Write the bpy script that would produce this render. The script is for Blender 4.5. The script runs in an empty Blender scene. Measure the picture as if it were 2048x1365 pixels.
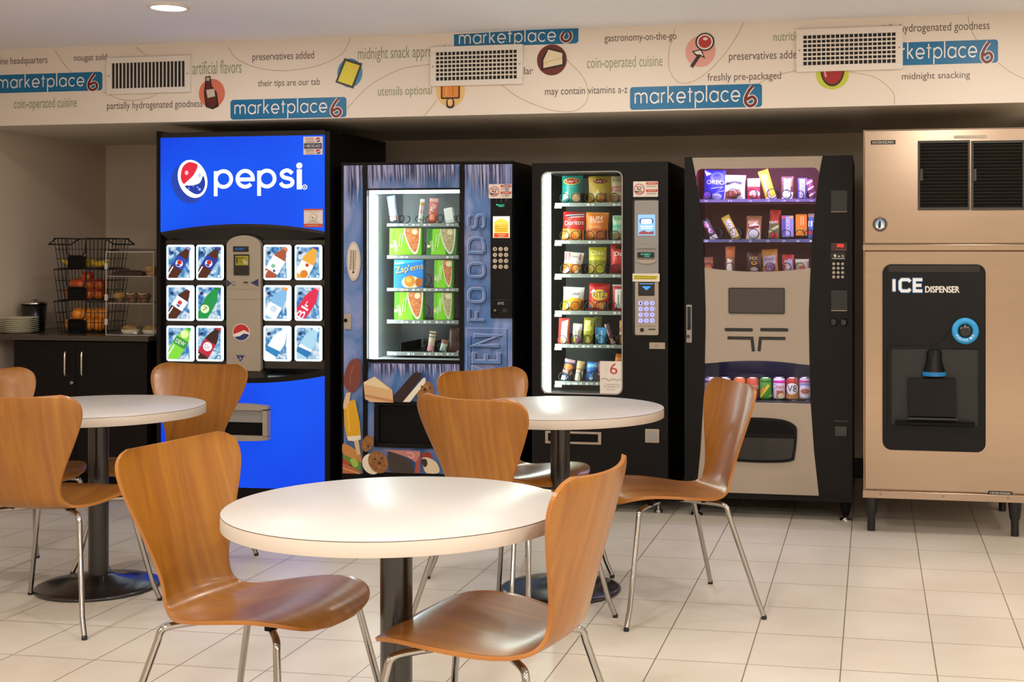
import bpy, bmesh, math, random
from mathutils import Vector, Matrix
random.seed(7)
SC = bpy.context.scene
COL = SC.collection
PI = math.pi

# ------------------------------------------------------------------ camera, world, exposure
F_PX, CX, CY, H = 2660.0, 1230.0, 505.0, 1.36
YAW = math.radians(10.98)
cs, sn = math.cos(YAW), math.sin(YAW)
cam = bpy.data.cameras.new('camera'); camo = bpy.data.objects.new('camera', cam); COL.objects.link(camo)
camo.location = (0, 0, H); camo.rotation_euler = (PI / 2, 0, YAW)
cam.sensor_width = 36; cam.lens = F_PX / 2048 * 36
cam.shift_x = -(CX - 1024) / 2048; cam.shift_y = -(682.5 - CY) / 2048
cam.clip_start = .05
SC.camera = camo
w = bpy.data.worlds.new('world'); SC.world = w; w.use_nodes = True
w.node_tree.nodes['Background'].inputs[0].default_value = (1, .93, .84, 1)
w.node_tree.nodes['Background'].inputs[1].default_value = .3
SC.view_settings.view_transform = 'Standard'; SC.view_settings.look = 'None'
SC.view_settings.gamma = 1; SC.view_settings.use_curve_mapping = False
SC.view_settings.exposure = 0.0
SC.cycles.transparent_max_bounces = 32
LAMP_W, LAMP_FAR = 8.2, (10.0, 29.0, 42.0)                                   # watts of every ceiling downlight
LAMP_COL = (1, .94, .875)

# ------------------------------------------------------------------ helpers
def lin(hx):
    hx = hx.lstrip('#'); o = []
    for i in (0, 2, 4):
        c = int(hx[i:i + 2], 16) / 255
        o.append(c / 12.92 if c <= .04045 else ((c + .055) / 1.055) ** 2.4)
    return (*o, 1)
M = {}
def new_mat(key):
    m = bpy.data.materials.new(key); m.use_nodes = True; M[key] = m
    return m, m.node_tree.nodes, m.node_tree.links, m.node_tree.nodes['Principled BSDF']
def pmat(key, hx, rough=.5, metal=0, emit=0, coat=0, spec=.5, aniso=0):
    m, n, l, b = new_mat(key)
    b.inputs['Base Color'].default_value = lin(hx); b.inputs['Roughness'].default_value = rough
    b.inputs['Metallic'].default_value = metal; b.inputs['Coat Weight'].default_value = coat
    b.inputs['Coat Roughness'].default_value = .12
    b.inputs['Specular IOR Level'].default_value = spec; b.inputs['Anisotropic'].default_value = aniso
    if emit:
        b.inputs['Emission Color'].default_value = lin(hx); b.inputs['Emission Strength'].default_value = emit
    return m
def mat(c):
    if isinstance(c, str) and c in M: return M[c]
    if isinstance(c, tuple):
        k = 'lit_%s_%g' % (c[0].lstrip('#'), c[1])
        if k in M: return M[k]
        m = pmat(k, c[0], .35, emit=c[1]); b = m.node_tree.nodes['Principled BSDF']
        b.inputs['Base Color'].default_value = tuple(x * .15 for x in lin(c[0])[:3]) + (1,); return m
    k = 'print_' + c.lstrip('#')
    return M.get(k) or pmat(k, c, .42)

def ray(u): r = (u - CX) / F_PX; return (-sn + cs * r, cs + sn * r)
def XY(u, Y, b=0):                               # where the sight line at column u meets the plane y = Y + b x
    cx, cy = ray(u); D = Y / (cy - b * cx); return D * cx, D * cy, D
def X(u, Y): return XY(u, Y)[0]
def Z(u, v, Y, b=0): return H + (CY - v) / F_PX * XY(u, Y, b)[2]

class Px:                                        # photo measures laid upright on a real wall-parallel plane
    flip = -1
    def __init__(s, Y, b=0, eps=.0007): s.Y, s.b, s.eps = Y, b, eps; s.uc = None
    def at(s, uc): q = Px(s.Y, s.b, s.eps); q.D = XY(uc, s.Y, s.b)[2]; return q
    def __call__(s, u, v, k):
        x, y, D = XY(u, s.Y, s.b)
        return Vector((x, y - s.eps * k, H + (CY - v) / F_PX * s.D))

# ---- 2-D outlines
def ell(cx, cy, rx, ry, rot=0, n=28):
    c, s = math.cos(rot), math.sin(rot)
    return [(cx + rx * math.cos(t) * c - ry * math.sin(t) * s, cy + rx * math.cos(t) * s + ry * math.sin(t) * c)
            for t in (2 * PI * i / n for i in range(n))]
def rrect(x0, y0, x1, y1, r=0, n=5):
    if x1 < x0: x0, x1 = x1, x0
    if y1 < y0: y0, y1 = y1, y0
    r = min(r, (x1 - x0) / 2.01, (y1 - y0) / 2.01)
    if r <= 0: return [(x0, y0), (x1, y0), (x1, y1), (x0, y1)]
    o = []
    for cx, cy, a in ((x1 - r, y1 - r, 0), (x0 + r, y1 - r, 1), (x0 + r, y0 + r, 2), (x1 - r, y0 + r, 3)):
        for i in range(n + 1):
            t = (a + i / n) * PI / 2; o.append((cx + r * math.cos(t), cy + r * math.sin(t)))
    return o
def arc(cx, cy, rx, ry, a0, a1, n=16):
    return [(cx + rx * math.cos(math.radians(a0 + (a1 - a0) * i / n)), cy + ry * math.sin(math.radians(a0 + (a1 - a0) * i / n))) for i in range(n + 1)]
def spline(pts, n=10, closed=False):
    P = [Vector(p) for p in pts]; o = []; m = len(P)
    rng = range(m if closed else m - 1)
    for i in rng:
        p0 = P[(i - 1) % m] if (closed or i > 0) else P[0] * 2 - P[1]
        p1, p2 = P[i], P[(i + 1) % m]
        p3 = P[(i + 2) % m] if (closed or i < m - 2) else P[-1] * 2 - P[-2]
        for j in range(n):
            t = j / n
            o.append(.5 * (2 * p1 + (p2 - p0) * t + (2 * p0 - 5 * p1 + 4 * p2 - p3) * t * t + (3 * p1 - p0 - 3 * p2 + p3) * t ** 3))
    if not closed: o.append(P[-1])
    return o
def stroke(pts, wd, closed=False):
    P = [Vector((p[0], p[1])) for p in pts]; n = len(P); L, R = [], []
    for i in range(n):
        a = P[i - 1] if (i > 0 or closed) else None
        b = P[(i + 1) % n] if (i < n - 1 or closed) else None
        d1 = (P[i] - a).normalized() if a is not None else None
        d2 = (b - P[i]).normalized() if b is not None else None
        d = (d1 + d2) if (d1 is not None and d2 is not None) else (d1 if d1 is not None else d2)
        d = d.normalized() if d.length > 1e-6 else (d1 or d2)
        nn = Vector((-d.y, d.x)); k = 1
        if d1 is not None and d2 is not None:
            c = abs(nn.dot(Vector((-d1.y, d1.x)))); k = 1 / max(c, .5)
        L.append(P[i] + nn * wd / 2 * k); R.append(P[i] - nn * wd / 2 * k)
    V = [tuple(p) for p in L + R]; Fc = []
    for i in range(n if closed else n - 1):
        j = (i + 1) % n; Fc.append((i, n + i, n + j, j))
    return V, Fc
# ---- geometric sans strokes (x-height 1)
def glyph(ch, wt):
    O = ([*arc(.5, .5, .5, .5, 0, 345, 23)], True)
    g = {'a': ([O, ([(1, 0), (1, 1)], False)], 1), 'p': ([O, ([(0, 1), (0, -.58)], False)], 1),
         'o': ([O], 1), 'd': ([O, ([(1, 0), (1, 1.6)], False)], 1), 'b': ([O, ([(0, 0), (0, 1.6)], False)], 1),
         'e': ([([(0, .46), (1, .46)] + arc(.5, .5, .5, .5, 4, 318, 22), False)], 1),
         'c': ([(arc(.5, .5, .5, .5, 42, 318, 20), False)], .88),
         'l': ([([(0, 0), (0, 1.6)], False)], 0), 'i': ([([(0, 0), (0, 1)], False)], 0),
         't': ([([(.22, 0), (.22, 1.4)], False), ([(-.02, 1), (.52, 1)], False)], .5),
         'k': ([([(0, 0), (0, 1.6)], False), ([(.02, .42), (.62, 1)], False), ([(.2, .58), (.68, 0)], False)], .66),
         'r': ([([(0, 0), (0, 1)], False), (arc(.34, .6, .34, .38, 180, 75, 8), False)], .42),
         'm': ([([(0, 0), (0, 1)], False), ([*arc(.36, .64, .36, .36, 180, 0, 10), (.72, 0)], False), ([*arc(1.08, .64, .36, .36, 180, 0, 10), (1.44, 0)], False)], 1.44),
         's': ([(spline([(.74, .8), (.58, .94), (.38, 1), (.12, .9), (.06, .73), (.2, .57), (.45, .5), (.68, .42), (.76, .25), (.66, .07), (.38, 0), (.12, .06), (-.02, .22)], 4), False)], .74)}
    return g[ch]
TXT = {}
def text2d(s, geo=0, gap=.34):
    k = (s, geo)
    if k in TXT: return TXT[k]
    V, Fc = [], []
    if geo:
        x = 0
        for ch in s:
            st, adv = glyph(ch, geo)
            for pts, cl in st:
                v, f = stroke([(p[0] + x, p[1]) for p in pts], geo, cl); o = len(V); V += v; Fc += [tuple(i + o for i in q) for q in f]
            if ch == 'i':
                o = len(V); V += ell(x, 1.36, geo * .66, geo * .66, 0, 16); Fc.append(tuple(range(o, o + 16)))
            x += adv + gap + (geo * .6 if ch in 'lkmi' else geo * .25)
    else:
        cu = bpy.data.curves.new('t', 'FONT'); cu.body = s; cu.resolution_u = 3; cu.fill_mode = 'FRONT'
        ob = bpy.data.objects.new('t', cu); COL.objects.link(ob)
        dg = bpy.context.evaluated_depsgraph_get(); me = bpy.data.meshes.new_from_object(ob.evaluated_get(dg))
        V = [(v.co.x, v.co.y) for v in me.vertices]; Fc = [tuple(p.vertices) for p in me.polygons]
        bpy.data.objects.remove(ob); bpy.data.curves.remove(cu); bpy.data.meshes.remove(me)
    xs = [v[0] for v in V]; ys = [v[1] for v in V]
    x0, x1, y0, y1 = min(xs), max(xs), min(ys), max(ys)
    V = [((a - x0) / (x1 - x0 or 1), (b - y0) / (y1 - y0 or 1)) for a, b in V]
    TXT[k] = (V, Fc); return TXT[k]

class MB:
    def __init__(s): s.v, s.f, s.m, s.sm, s.mats, s.uv = [], [], [], [], [], {}
    def mi(s, c):
        m = mat(c)
        if m not in s.mats: s.mats.append(m)
        return s.mats.index(m)
    def add(s, V, Fc, c, smooth=False):
        o = len(s.v); s.v += [tuple(p) for p in V]; i = s.mi(c)
        for f in Fc: s.f.append(tuple(q + o for q in f)); s.m.append(i); s.sm.append(smooth)
        return o
    def bm(s, bm, c, smooth=False):
        bm.verts.index_update()
        s.add([v.co for v in bm.verts], [[v.index for v in f.verts] for f in bm.faces], c, smooth)
    def box(s, x0, x1, y0, y1, z0, z1, c, bev=0, seg=2):
        if bev:
            b = bmesh.new(); bmesh.ops.create_cube(b, size=1)
            for v in b.verts: v.co = Vector(((x0 + x1) / 2 + v.co.x * (x1 - x0), (y0 + y1) / 2 + v.co.y * (y1 - y0), (z0 + z1) / 2 + v.co.z * (z1 - z0)))
            bmesh.ops.bevel(b, geom=b.edges[:], offset=bev, segments=seg, affect='EDGES', profile=.5)
            s.bm(b, c); b.free(); return s
        V = [(x, y, z) for x in (x0, x1) for y in (y0, y1) for z in (z0, z1)]
        s.add(V, [(0, 1, 3, 2), (4, 6, 7, 5), (0, 4, 5, 1), (2, 3, 7, 6), (0, 2, 6, 4), (1, 5, 7, 3)], c); return s
    def pbox(s, u0, v0, u1, v1, Yf, Yb, c, bev=0, b=0):   # box whose front face is measured in the photo
        uc = (u0 + u1) / 2; xa, xb = XY(u0, Yf, b)[0], XY(u1, Yf, b)[0]
        s.box(xa, xb, Yf, Yb, Z(uc, v1, Yf), Z(uc, v0, Yf), c, bev); return s
    def prism(s, pts, y0, y1, c, cside=None):        # outline in x,z pushed from y0 (front) to y1
        n = len(pts); V = [(p[0], y0, p[1]) for p in pts] + [(p[0], y1, p[1]) for p in pts]
        s.add(V, [tuple(range(n)), tuple(range(2 * n - 1, n - 1, -1))], c)
        s.add(V, [(i, n + i, n + (i + 1) % n, (i + 1) % n) for i in range(n)], cside or c); return s
    def pprism(s, pts, Yf, Yb, c, cside=None):
        us = [p[0] for p in pts]; uc = (min(us) + max(us)) / 2
        s.prism([(X(p[0], Yf), Z(uc, p[1], Yf)) for p in pts], Yf, Yb, c, cside); return s
    def loft(s, rings, c, smooth=True, caps=True, closed=True):
        n = len(rings[0]); V = [p for r in rings for p in r]; Fc = []
        for i in range(len(rings) - 1):
            for j in range(n if closed else n - 1):
                k = (j + 1) % n; Fc.append((i * n + j, i * n + k, (i + 1) * n + k, (i + 1) * n + j))
        s.add(V, Fc, c, smooth)
        if caps: s.add(rings[0], [tuple(range(n - 1, -1, -1))], c); s.add(rings[-1], [tuple(range(n))], c)
        return s
    def lathe(s, prof, c, at=(0, 0, 0), n=28, smooth=True, caps=True, ax='z'):
        R = []
        for r, z in prof:
            ring = []
            for i in range(n):
                a = 2 * PI * i / n
                p = (r * math.cos(a), r * math.sin(a), z) if ax == 'z' else (r * math.cos(a), z, r * math.sin(a))
                ring.append((p[0] + at[0], p[1] + at[1], p[2] + at[2]))
            R.append(ring)
        return s.loft(R, c, smooth, caps)
    def tube(s, pts, r, c, n=8, closed=False):
        P = [Vector(p) for p in pts]; R = []; up = None; m = len(P)
        for i in range(m):
            a = P[i - 1] if (i or closed) else P[0]; b = P[(i + 1) % m] if (i < m - 1 or closed) else P[-1]
            t = (b - a).normalized()
            if up is None:
                up = t.orthogonal().normalized()
            up = (up - t * up.dot(t)); up = up.normalized() if up.length > 1e-6 else t.orthogonal().normalized()
            bn = t.cross(up); rr = r[i] if isinstance(r, (list, tuple)) else r
            R.append([P[i] + (up * math.cos(2 * PI * j / n) + bn * math.sin(2 * PI * j / n)) * rr for j in range(n)])
        if closed: R.append(R[0])
        return s.loft(R, c, True, not closed)
    def flat(s, V, Fc, surf, k, c, step=0):
        if step:
            b = bmesh.new(); bv = [b.verts.new((p[0], p[1], 0)) for p in V]
            for f in Fc:
                try: b.faces.new([bv[i] for i in f])
                except ValueError: pass
            xs = [p[0] for p in V]; ys = [p[1] for p in V]
            for ax, lo, hi in ((0, min(xs), max(xs)), (1, min(ys), max(ys))):
                q = math.floor(lo / step) + 1
                while q * step < hi:
                    co = [0, 0, 0]; no = [0, 0, 0]; co[ax] = q * step; no[ax] = 1
                    bmesh.ops.bisect_plane(b, geom=b.verts[:] + b.edges[:] + b.faces[:], plane_co=co, plane_no=no, dist=1e-6); q += 1
            b.verts.index_update()
            V = [(p.co.x, p.co.y) for p in b.verts]; Fc = [[p.index for p in f.verts] for f in b.faces]; b.free()
        s.add([surf(p[0], p[1], k) for p in V], Fc, c)
    def art(s, surf, items, k0=1, step=0):           # printed shapes, each a hair above the last
        flip = getattr(surf, 'flip', 1)
        for i, it in enumerate(items):
            kd, c = it[0], it[1]; Fc = None
            if kd == 'r': V = rrect(*it[2:])
            elif kd == 'e': V = ell(*it[2:])
            elif kd == 'p': V = list(it[2])
            elif kd == 'l': V, Fc = stroke(it[2], it[3], len(it) > 4 and it[4])
            elif kd in 'tg':
                o = it[7] if len(it) > 7 else {}
                V0, Fc = text2d(it[2], o.get('w', .2) if kd == 'g' else 0)
                x0, y0, x1, y1 = it[3:7]; ro = o.get('rot', 0); cx, cy = (x0 + x1) / 2, (y0 + y1) / 2
                a, bh = abs(x1 - x0), abs(y1 - y0) * flip; sh = o.get('sh', 0)
                V = []
                for p in V0:
                    dx, dy = (p[0] - .5) * a + sh * (p[1] - .5) * a, (p[1] - .5) * bh
                    V.append((cx + dx * math.cos(ro) - dy * math.sin(ro), cy + dx * math.sin(ro) + dy * math.cos(ro)))
            if Fc is None: Fc = [tuple(range(len(V)))]
            us = [p[0] for p in V]; sf = surf.at((min(us) + max(us)) / 2) if hasattr(surf, 'at') else surf
            s.flat(V, Fc, sf, k0 + i, c, step)
        return s
    def build(s, name, parent=None, local=False, loc=None):
        o = Vector((0, 0, 0))
        if parent is not None and not local: o = ORG.get(parent.name, o)
        me = bpy.data.meshes.new(name)
        base = Vector(loc) if loc is not None else None
        sub = o if base is None else base
        me.from_pydata([tuple(Vector(p) - sub) if not local else p for p in s.v], [], s.f)
        for m in s.mats: me.materials.append(m)
        me.polygons.foreach_set('material_index', s.m); me.polygons.foreach_set('use_smooth', s.sm)
        me.validate(); me.update()
        b = bmesh.new(); b.from_mesh(me); bmesh.ops.recalc_face_normals(b, faces=b.faces[:]) if not getattr(s, 'keep', 0) else None; b.to_mesh(me); b.free()
        ob = bpy.data.objects.new(name, me); COL.objects.link(ob)
        if parent is not None: ob.parent = parent
        if base is not None: ob.location = base - (o if parent is not None else Vector((0, 0, 0)))
        ORG[ob.name] = base if base is not None else o
        return ob
ORG = {}
def tag(o, label, cat, group=None, kind=None):
    o['label'] = label; o['category'] = cat
    if group: o['group'] = group
    if kind: o['kind'] = kind
    return o
def thing(name, label, cat, loc=(0, 0, 0), rot=(0, 0, 0), group=None):
    o = bpy.data.objects.new(name, None); COL.objects.link(o); o.location = loc; o.rotation_euler = rot
    o.empty_display_size = .1; ORG[o.name] = Vector(loc)
    return tag(o, label, cat, group)
def structure(o): o['kind'] = 'structure'; return o
def dup(root, loc, rz, label):
    r = root.copy(); COL.objects.link(r); r.location = loc; r.rotation_euler = (0, 0, rz); r['label'] = label
    def rec(a, b):
        for ch in list(a.children):
            if ch.name == b.name: continue
            c = ch.copy(); COL.objects.link(c); c.parent = b; rec(ch, c)
    rec(root, r); return r

# ------------------------------------------------------------------ materials
pmat('black_body', '#0b0806', .45, spec=.2); pmat('black_gloss', '#0a0a0c', .15, coat=.3); pmat('black_matte', '#080707', .65, spec=.15)
pmat('dark_side', '#0a0908', .5, spec=.3); pmat('chrome', '#aaa7a3', .08, 1); pmat('steel_dark', '#8a8782', .3, 1)
pmat('table_edge', '#c4b8ab', .4); pmat('edge_line', '#5b4636', .6); pmat('pole', '#15110f', .28, coat=.4)
pmat('white_laminate', '#c2bdb8', .36, spec=.35); pmat('rubber', '#141312', .7)
pmat('silver_plastic', '#a39786', .42); pmat('silver_panel', '#a09180', .42); pmat('grey_plastic', '#8f8b86', .4)
pmat('coil', '#0a0a0a', .35); pmat('tray', '#2a2b2a', .4); pmat('tray_strip', '#8d938f', .4); pmat('tag_white', '#eef0ec', .5)
pmat('can_dark', '#1d1a2e', .4); pmat('maroon', '#7c180e', .5); pmat('inner_dark', '#1a1d1c', .5); pmat('inner_grey', '#b4bcbc', .45)
pmat('tube_white', '#f4fff6', .4, emit=36.0); pmat('tube_cold', '#eef6ff', .4, emit=26.0); pmat('tube_violet', '#c4b8ff', .4, emit=80.0)
pmat('lens_light', '#fff6e8', .4, emit=14.0); pmat('trim_white', '#e6ddd2', .4)
pmat('vent_white', '#e8e0d6', .45); pmat('vent_shade', '#1d1916', .7)
pmat('wire_black', '#141210', .4, .3); pmat('plate_white', '#d9d4bb', .4); pmat('canister', '#121112', .25)
pmat('lid_metal', '#c9c4bd', .18, 1); pmat('cabinet_dark', '#0f0a08', .45, spec=.2); pmat('counter', '#43392f', .25, spec=.5)
pmat('pull', '#cfc8be', .22, 1); pmat('ceiling_white', '#f0eff2', .8); pmat('soffit_under', '#d2c9b8', .8)
pmat('wall_taupe', '#d3c2ae', .85); pmat('wall_print', '#e9ddd0', .6); pmat('wall_room', '#e0d8cc', .85); pmat('skirting', '#120f0d', .5)
pmat('dispenser_black', '#0a0908', .38, spec=.22); pmat('louver', '#302c28', .5); pmat('leg_black', '#0d0c0c', .4)

def glass(key, tint, gloss=.06, rough=.02):
    m = bpy.data.materials.new(key); m.use_nodes = True; M[key] = m; n, l = m.node_tree.nodes, m.node_tree.links
    n.clear(); out = n.new('ShaderNodeOutputMaterial'); mx = n.new('ShaderNodeMixShader')
    t = n.new('ShaderNodeBsdfTransparent'); g = n.new('ShaderNodeBsdfGlossy'); fr = n.new('ShaderNodeFresnel')
    fr.inputs[0].default_value = 1.38; t.inputs[0].default_value = lin(tint); g.inputs['Roughness'].default_value = rough
    ge = n.new('ShaderNodeNewGeometry'); k = n.new('ShaderNodeMath'); k.operation = 'SUBTRACT'; k.inputs[0].default_value = 1; l.new(ge.outputs['Backfacing'], k.inputs[1])
    mu = n.new('ShaderNodeMath'); mu.operation = 'MULTIPLY'; l.new(fr.outputs[0], mu.inputs[0]); l.new(k.outputs[0], mu.inputs[1])
    l.new(mu.outputs[0], mx.inputs[0]); l.new(t.outputs[0], mx.inputs[1]); l.new(g.outputs[0], mx.inputs[2]); l.new(mx.outputs[0], out.inputs[0])
glass('glass', '#f4f8f6'); glass('acrylic', '#f6f6f4')

def ramp(n, stops):
    r = n.new('ShaderNodeValToRGB'); e = r.color_ramp.elements
    while len(e) < len(stops): e.new(.5)
    for q, (p, c) in zip(e, stops): q.position = p; q.color = lin(c)
    return r
def noise_mat(key, stops, scale, coord='Object', mapscale=(1, 1, 1), detail=4, dist=0, rough=.4, emit=0, rnd=False, bump=0, coat=0, metal=0, base=1):
    m, n, l, b = new_mat(key)
    tc = n.new('ShaderNodeTexCoord'); mp = n.new('ShaderNodeMapping'); ns = n.new('ShaderNodeTexNoise')
    mp.inputs['Scale'].default_value = mapscale; l.new(tc.outputs[coord], mp.inputs[0])
    if rnd:
        oi = n.new('ShaderNodeObjectInfo'); mu = n.new('ShaderNodeMath'); mu.operation = 'MULTIPLY'; mu.inputs[1].default_value = 17
        cb = n.new('ShaderNodeCombineXYZ'); l.new(oi.outputs['Random'], mu.inputs[0]); l.new(mu.outputs[0], cb.inputs[0]); l.new(mu.outputs[0], cb.inputs[1])
        l.new(cb.outputs[0], mp.inputs['Location'])
    ns.inputs['Scale'].default_value = scale; ns.inputs['Detail'].default_value = detail; ns.inputs['Distortion'].default_value = dist
    l.new(mp.outputs[0], ns.inputs['Vector']); r = ramp(n, stops); l.new(ns.outputs['Fac'], r.inputs[0])
    if base == 1: l.new(r.outputs[0], b.inputs['Base Color'])
    else: b.inputs['Base Color'].default_value = (.01, .03, .08, 1)
    b.inputs['Roughness'].default_value = rough; b.inputs['Coat Weight'].default_value = coat; b.inputs['Metallic'].default_value = metal
    b.inputs['Coat Roughness'].default_value = .15
    if emit: l.new(r.outputs[0], b.inputs['Emission Color']); b.inputs['Emission Strength'].default_value = emit
    if bump:
        bp = n.new('ShaderNodeBump'); bp.inputs['Strength'].default_value = bump; bp.inputs['Distance'].default_value = .002
        l.new(ns.outputs['Fac'], bp.inputs['Height']); l.new(bp.outputs[0], b.inputs['Normal'])
    return m
noise_mat('wood', [(.25, '#875015'), (.45, '#935b18'), (.6, '#9c641a'), (.8, '#a87024')], 1.0, 'UV', (20, 1.5, 1), 5, 1.6, .3, rnd=True, coat=.22)
pmat('wood_edge', '#a06528', .35)
noise_mat('ice_print', [(.3, '#0a4a94'), (.42, '#3f92cf'), (.53, '#a4d2ee'), (.64, '#f2faff')], 24, 'Object', (1, 1, 1), 5, 1.2, .3, emit=.8, base=.1)
noise_mat('frost', [(.22, '#23528f'), (.42, '#4f7ab8'), (.56, '#7f93c8'), (.75, '#aaa8d0')], 7, 'Object', (1, 1, .55), 6, .8, .35)
noise_mat('cookie', [(.3, '#7a4a22'), (.7, '#a8713c')], 60, 'Object', (1, 1, 1), 4, 0, .6)
noise_mat('orange_skin', [(.3, '#d9761a'), (.7, '#f09a2c')], 14, 'Object', (1, 1, 1), 2, 0, .4, bump=.1)
noise_mat('apple_skin', [(.3, '#8f2412'), (.5, '#b8401e'), (.72, '#d98a3a')], 9, 'Object', (1, 1, 1), 3, .6, .25)
noise_mat('banana_skin', [(.3, '#c9a21a'), (.7, '#e6c93a')], 9, 'Object', (1, 1, 1), 3, 0, .45)
noise_mat('muffin', [(.3, '#4a2a18'), (.6, '#7d4c2a'), (.8, '#a06a3c')], 40, 'Object', (1, 1, 1), 4, 0, .7, bump=.3)
noise_mat('crust', [(.3, '#7a5a2c'), (.7, '#c49a55')], 40, 'Object', (1, 1, 1), 4, 0, .7, bump=.3)
noise_mat('chocolate', [(.3, '#1c0f0b'), (.7, '#38211a')], 30, 'Object', (1, 1, 1), 3, 0, .4)
noise_mat('noodle', [(.3, '#a8502a'), (.5, '#d4773f'), (.7, '#eab57c')], 90, 'Object', (1, 1, 1), 4, 2, .4)
noise_mat('pasta', [(.3, '#8f7f4d'), (.5, '#bda877'), (.7, '#ddd0a8')], 90, 'Object', (1, 1, 1), 4, 2, .4)
m = noise_mat('stainless', [(.3, '#ab9682'), (.7, '#ae9985')], 1.0, 'Object', (1.5, 1.5, 60), 2, 0, .2, metal=1)
m = noise_mat('blue_backlit', [(.3, '#0234e2'), (.7, '#0658fc')], 1.3, detail=1, emit=.95, rough=.38, base=.1)
m.node_tree.nodes['Principled BSDF'].inputs['Specular IOR Level'].default_value = .1

def floor_mat():
    m, n, l, b = new_mat('floor_tile')
    tc = n.new('ShaderNodeTexCoord'); mp = n.new('ShaderNodeMapping'); br = n.new('ShaderNodeTexBrick')
    mp.inputs['Location'].default_value = (.1035 + .3055 * 40, -4.757 + .367 * 40, 0); l.new(tc.outputs['Object'], mp.inputs[0]); l.new(mp.outputs[0], br.inputs['Vector'])
    br.offset = 0; br.squash = 1
    br.inputs['Scale'].default_value = 1; br.inputs['Brick Width'].default_value = .3055; br.inputs['Row Height'].default_value = .367
    br.inputs['Mortar Size'].default_value = .0022; br.inputs['Mortar Smooth'].default_value = .1; br.inputs['Bias'].default_value = 0
    br.inputs['Color1'].default_value = lin('#dad2c5'); br.inputs['Color2'].default_value = lin('#d6cec1'); br.inputs['Mortar'].default_value = lin('#85745f')
    ns = n.new('ShaderNodeTexNoise'); ns.inputs['Scale'].default_value = 2.2; ns.inputs['Detail'].default_value = 5; l.new(tc.outputs['Object'], ns.inputs['Vector'])
    r = ramp(n, [(.3, '#f0ece6'), (.7, '#ffffff')]); l.new(ns.outputs['Fac'], r.inputs[0])
    mx = n.new('ShaderNodeMix'); mx.data_type = 'RGBA'; mx.blend_type = 'MULTIPLY'; mx.inputs[0].default_value = 1
    l.new(br.outputs['Color'], mx.inputs[6]); l.new(r.outputs[0], mx.inputs[7]); l.new(mx.outputs[2], b.inputs['Base Color'])
    b.inputs['Roughness'].default_value = .34; b.inputs['Specular IOR Level'].default_value = .45
    bp = n.new('ShaderNodeBump'); bp.inputs['Strength'].default_value = .25; bp.inputs['Distance'].default_value = .002; bp.invert = True
    l.new(br.outputs['Fac'], bp.inputs['Height']); l.new(bp.outputs[0], b.inputs['Normal'])
floor_mat()

# ------------------------------------------------------------------ room shell
ZS, ZC = 2.08, 2.515                      # soffit underside, ceiling
SA, SB = 6.6565, -.0218                    # soffit face y = SA + SB x
XL, XR, YB, Y0 = -5.08, 2.6, 8.15, -3.5
structure(MB().box(XL, XR, Y0, YB, -.1, 0, 'floor_tile').build('floor'))
structure(MB().box(XL, XR, Y0, YB, ZC, ZC + .1, 'ceiling_white').build('ceiling'))
structure(MB().box(XL - .1, XL, Y0, YB, -.1, ZC + .1, 'wall_taupe').build('wall_left'))
structure(MB().box(XL - .1, XR + .1, YB, YB + .1, -.1, ZC + .1, 'wall_taupe').build('wall_back'))
structure(MB().box(XR, XR + .1, Y0, YB, -.1, ZC + .1, 'wall_room').build('wall_right'))
structure(MB().box(XL - .1, XR + .1, Y0 - .1, Y0, -.1, ZC + .1, 'wall_room').build('wall_rear'))
structure(MB().box(.98, XR, 7.3, YB, 0, ZS, 'wall_taupe').build('wall_alcove'))
structure(MB().box(XL, .98, YB - .012, YB, 0, .12, 'skirting').build('baseboard_back'))
structure(MB().box(XL, XL + .012, Y0, 6.9, 0, .1, 'skirting').build('baseboard_left'))
mb = MB(); V = [(x, SA + SB * x if f else YB, z) for x in (XL, XR) for f in (1, 0) for z in (ZS, ZC)]
mb.add(V, [(0, 4, 5, 1)], 'wall_print'); mb.add(V, [(0, 2, 6, 4)], 'soffit_under'); mb.add(V, [(2, 3, 7, 6), (1, 5, 7, 3), (0, 1, 3, 2), (4, 6, 7, 5)], 'wall_taupe')
soffit = structure(mb.build('wall_soffit'))
# the printed frieze: words, signs and snack pictures
S = Px(SA, SB)
GREY, GREEN, TAN, TEAL = '#5d5048', '#8f9a72', '#c2a886', '#006c9e'
def words(s, u0, v0, u1, v1, c=GREY, sh=0):
    MB().art(S, [('t', c, s, u0, v0, u1, v1)]).build('printed_slogan', soffit)
for a in [('ine headquarters', 0, 114, 95, 132), ('nougat sold', 148, 108, 214, 125), ('preservatives added', 505, 104, 628, 124), ('their tips are our tab', 516, 158, 640, 176),
          ('partially hydrogenated goodness', 214, 202, 405, 221), ('gastronomy-on-the-go', 1209, 66, 1353, 86), ('may contain vitamins a-z', 1090, 174, 1255, 193),
          ('preservatives added', 1458, 102, 1602, 124), ('freshly pre-packaged', 1415, 145, 1562, 165), ('lar', 1048, 134, 1066, 149), ('midnight snacking', 1804, 144, 1940, 162), ('partially hydrogenated goodness', 1735, 46, 1979, 68)]:
    words(*a)
for a in [('coin-operated cuisine', 28, 196, 154, 222), ('artificial flavors', 385, 121, 483, 148), ('midnight snack approved', 716, 92, 890, 124), ('utensils optional', 756, 172, 864, 196), ('coin-operated cuisine', 1174, 112, 1325, 142), ('nutritionally sound', 1547, 62, 1680, 86)]:
    words(*a, c=GREEN)
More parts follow.
